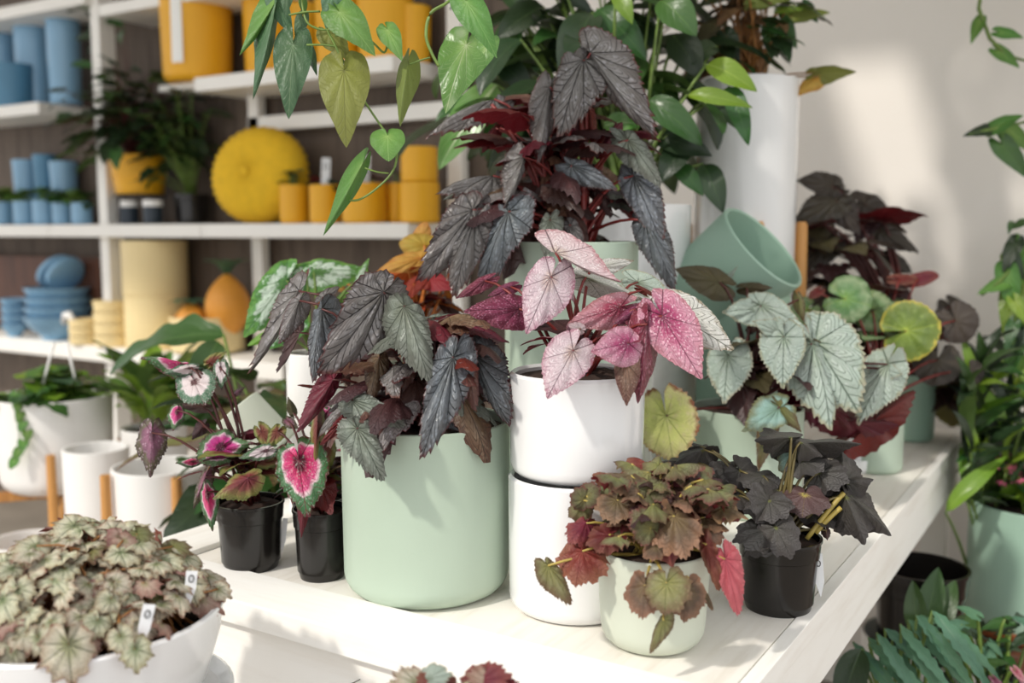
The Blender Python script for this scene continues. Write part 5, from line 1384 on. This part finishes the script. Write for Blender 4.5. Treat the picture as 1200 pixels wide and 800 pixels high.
for k in range(200):  # unseen leaves added overhead to break the sun into dapples on the wall
    b = Vector((rng.uniform(-.85, .45), rng.uniform(1.66, 1.92), rng.uniform(2.05, 2.9)))
    R_.leaf('heart', rng.choice(['l_vine', 'l_green']), b, b + Vector((rng.uniform(-.07, .07), rng.uniform(-.04, .06), -.12)), w=1.0, nh=SUN_FROM + Vector((rng.uniform(-.4, .4), 0, 0)), stem=False, teeth=0, na=20, nr=4)
for k in range(50):
    b = P(random.uniform(1178, 1260), random.uniform(250, 440), DR + random.uniform(-.03, .1))
    R_.leaf('heart', random.choice(['l_vine', 'l_green', 'l_deepgreen', 'l_lime']), b, b + Vector((random.uniform(-.05, .05), random.uniform(-.04, .02), -.06)), w=.7, stem=False, teeth=0, na=20, nr=4)
# low bench by the wall, mint pot with pink flowers on a terracotta saucer
wb = W(1200, 720, 2.55)
zS = wb.z - .03
bench = thing('low_bench', 'low dark wooden bench by the wall under the mint flower pot', 'bench', (0, 0, 0))
box('bench_top', -.32, .9, 2.36, 2.84, zS - .04, zS, M['redwood'], bench)
for x in (-.25, .8):
    for y in (2.4, 2.77): box('leg', x, x + .05, y, y + .05, 0, zS - .04, M['redwood'], bench)
c = W(1207, 715, 2.56); c = Vector((c.x, 2.56, zS))
tag(link('terracotta_saucer', lathe([(.001, 0), (.14, 0), (.155, .012), (.16, .03), (.15, .03), (.14, .014), (.001, .012)], 48, 'terracotta_saucer', M['terracotta']), None, c), 'terracotta saucer under the mint pot of pink flowers', 'saucer')
rS = 70 / FPX * depth(c)
S_ = Plant('pink_kalanchoe', 'pink flowering plant in a mint pot on a terracotta saucer beside the table', 'potted plant', c + Vector((0, 0, .0125)))
hS = W(1207, 612, 2.56 - rS).z - c.z
S_.pot(cyl_prof(rS, hS, .008), M['mint_deep'], 56); S_.soil(rS - .01, hS - .03); S_.stem = S_GRN
S_.dome(40, 'round', ['l_green', 'l_lime', 'l_deepgreen'], S_.crown, rS * .85, .06, (.03, .05), 1, seed=12, lo=.05, inner=.3, **SM)
rng = random.Random(3)
pm = None
for k in range(70):
    a = rng.uniform(0, 6.28); q = math.sqrt(rng.random()) * rS * .75
    p = S_.crown - S_.o + Vector((math.cos(a) * q, math.sin(a) * q,   .095 + rng.uniform(-.025, .03)))
    if pm is None:
        vs, fs = [], []
        for j in range(5):
            t0 = 2 * PI * j / 5
            i0 = len(vs)
            vs += [(0, 0, 0), (.008 * math.cos(t0 - .45), .008 * math.sin(t0 - .45), .003), (.014 * math.cos(t0), .014 * math.sin(t0), .002), (.008 * math.cos(t0 + .45), .008 * math.sin(t0 + .45), .003)]
            fs.append((i0, i0 + 1, i0 + 2, i0 + 3))
        pm = mesh('flower', vs, fs, M['pinkflower'])
    o = link('flower', pm, S_.root, p)
    o.rotation_euler = (rng.uniform(-.6, .6), rng.uniform(-.6, .6), rng.uniform(0, 6))
# strappy green plants by the wall
def floor_plant(name, label, px, py, d, pot_r, pot_h, zc_, spec):
    c = P(px, py, d); c = Vector((c.x, min(c.y, WALLY - pot_r - .03), 0))
    pl = Plant(name, label, 'potted plant', c)
    pl.pot(nursery_prof(pot_r, pot_h), M['black'], 36); pl.soil(pot_r * .9, pot_h * .93); pl.rad = .004
    return pl
pl = floor_plant('strappy_fern', 'fern like plant with arching strap leaves growing between the table and the wall', 1175, 600, 2.75, .14, .3, 0, None)
c0 = Vector((pl.o.x, pl.o.y, .62))
rng = random.Random(8)
pl.crown = pl.o + Vector((0, 0, .3))
for k in range(190):
    b = P(rng.uniform(1090, 1230), rng.uniform(430, 590), rng.uniform(2.25, 2.5))
    b.y = min(b.y, WALLY - .12); 
    if b.x < TX1 + .05: b.x = TX1 + .05
    tt = b + Vector((rng.uniform(-.12, .12), rng.uniform(-.12, .06), rng.uniform(-.02, .12)))
    tt.y = min(tt.y, WALLY - .04); tt.x = max(tt.x, TX1 + .02)
    pl.leaf('blade', rng.choice(['l_deepgreen', 'l_deepgreen', 'l_lime', 'l_green', 'l_deepgreen']), b, tt, wid=.22, bend=1.1, stem=k % 2 == 0, nh=Vector((0, -.5, .8)))
pl.pix('blade', 'l_lime', 1108, 600, 1180, 535, 2.2, 0, wid=.2, bend=1.0)
pl = floor_plant('blue_green_fern', 'plant with wavy blue green fronds below the table edge', 1060, 800, 1.85, .13, .26, 0, None)
for k in range(16):
    bx = 1000 + 6.2 * k + (k % 3) * 3; by = 752 - 2.6 * k + (k % 2) * 10
    pl.pix('blade', 'l_bluegreen', bx, by, bx + 52 + (k % 4) * 9, by + 74 + (k % 3) * 12, 1.85 - .012 * (k % 5), -.07, wid=.17, lobes=7, ns=28, bend=1.1, fold=.35)
for (bx, by, tx, ty) in ((1085, 740, 1100, 665), (1095, 745, 1120, 680), (1075, 745, 1070, 680), (1110, 750, 1150, 720)):
    pl.pix('blade', 'l_green', bx, by, tx, ty, 1.95, .03, wid=.4, bend=.7)
pl.pix('blade', 'l_deepgreen', 1010, 760, 985, 830, 1.8, 0, wid=.5, bend=.7)
pl = floor_plant('pink_leaf_fittonia', 'low dark plant with pink young leaves at the foot of the bench', 1165, 800, 1.95, .15, .26, 0, None)
for k in range(110):
    b = P(rng.uniform(1085, 1240), rng.uniform(720, 860), rng.uniform(1.85, 2.05))
    pl.leaf('heart', rng.choice(['l_green', 'l_deepgreen', 'l_deepgreen', 'l_bluegreen']), b, b + Vector((rng.uniform(-.05, .05), rng.uniform(-.05, .02), rng.uniform(-.03, .02))), w=.8, stem=k % 2 == 0, teeth=0, nh=Vector((0, -.4, .8)), na=20, nr=4)
for (x, y) in ((1165, 795), (1190, 785), (1198, 795), (1155, 800)):
    pl.pix('heart', 'l_pink', x, y, x + 14, y + 18, 1.84, -.02, w=.7, teeth=0, na=20, nr=4)
c = P(1078, 700, 2.1); c.z = 0
simple_pot('white_cachepot', 'white pot holding a black nursery pot beneath the far table corner', 'pot', c, .115, .47, M['whitematte'])
k_ = link('black_nursery_pot', lathe(nursery_prof(.095, .2), 36, 'black_nursery_pot', M['black']), None, c + Vector((0, 0, .42)))
tag(k_, 'black nursery pot sitting in the white pot under the table corner', 'pot')
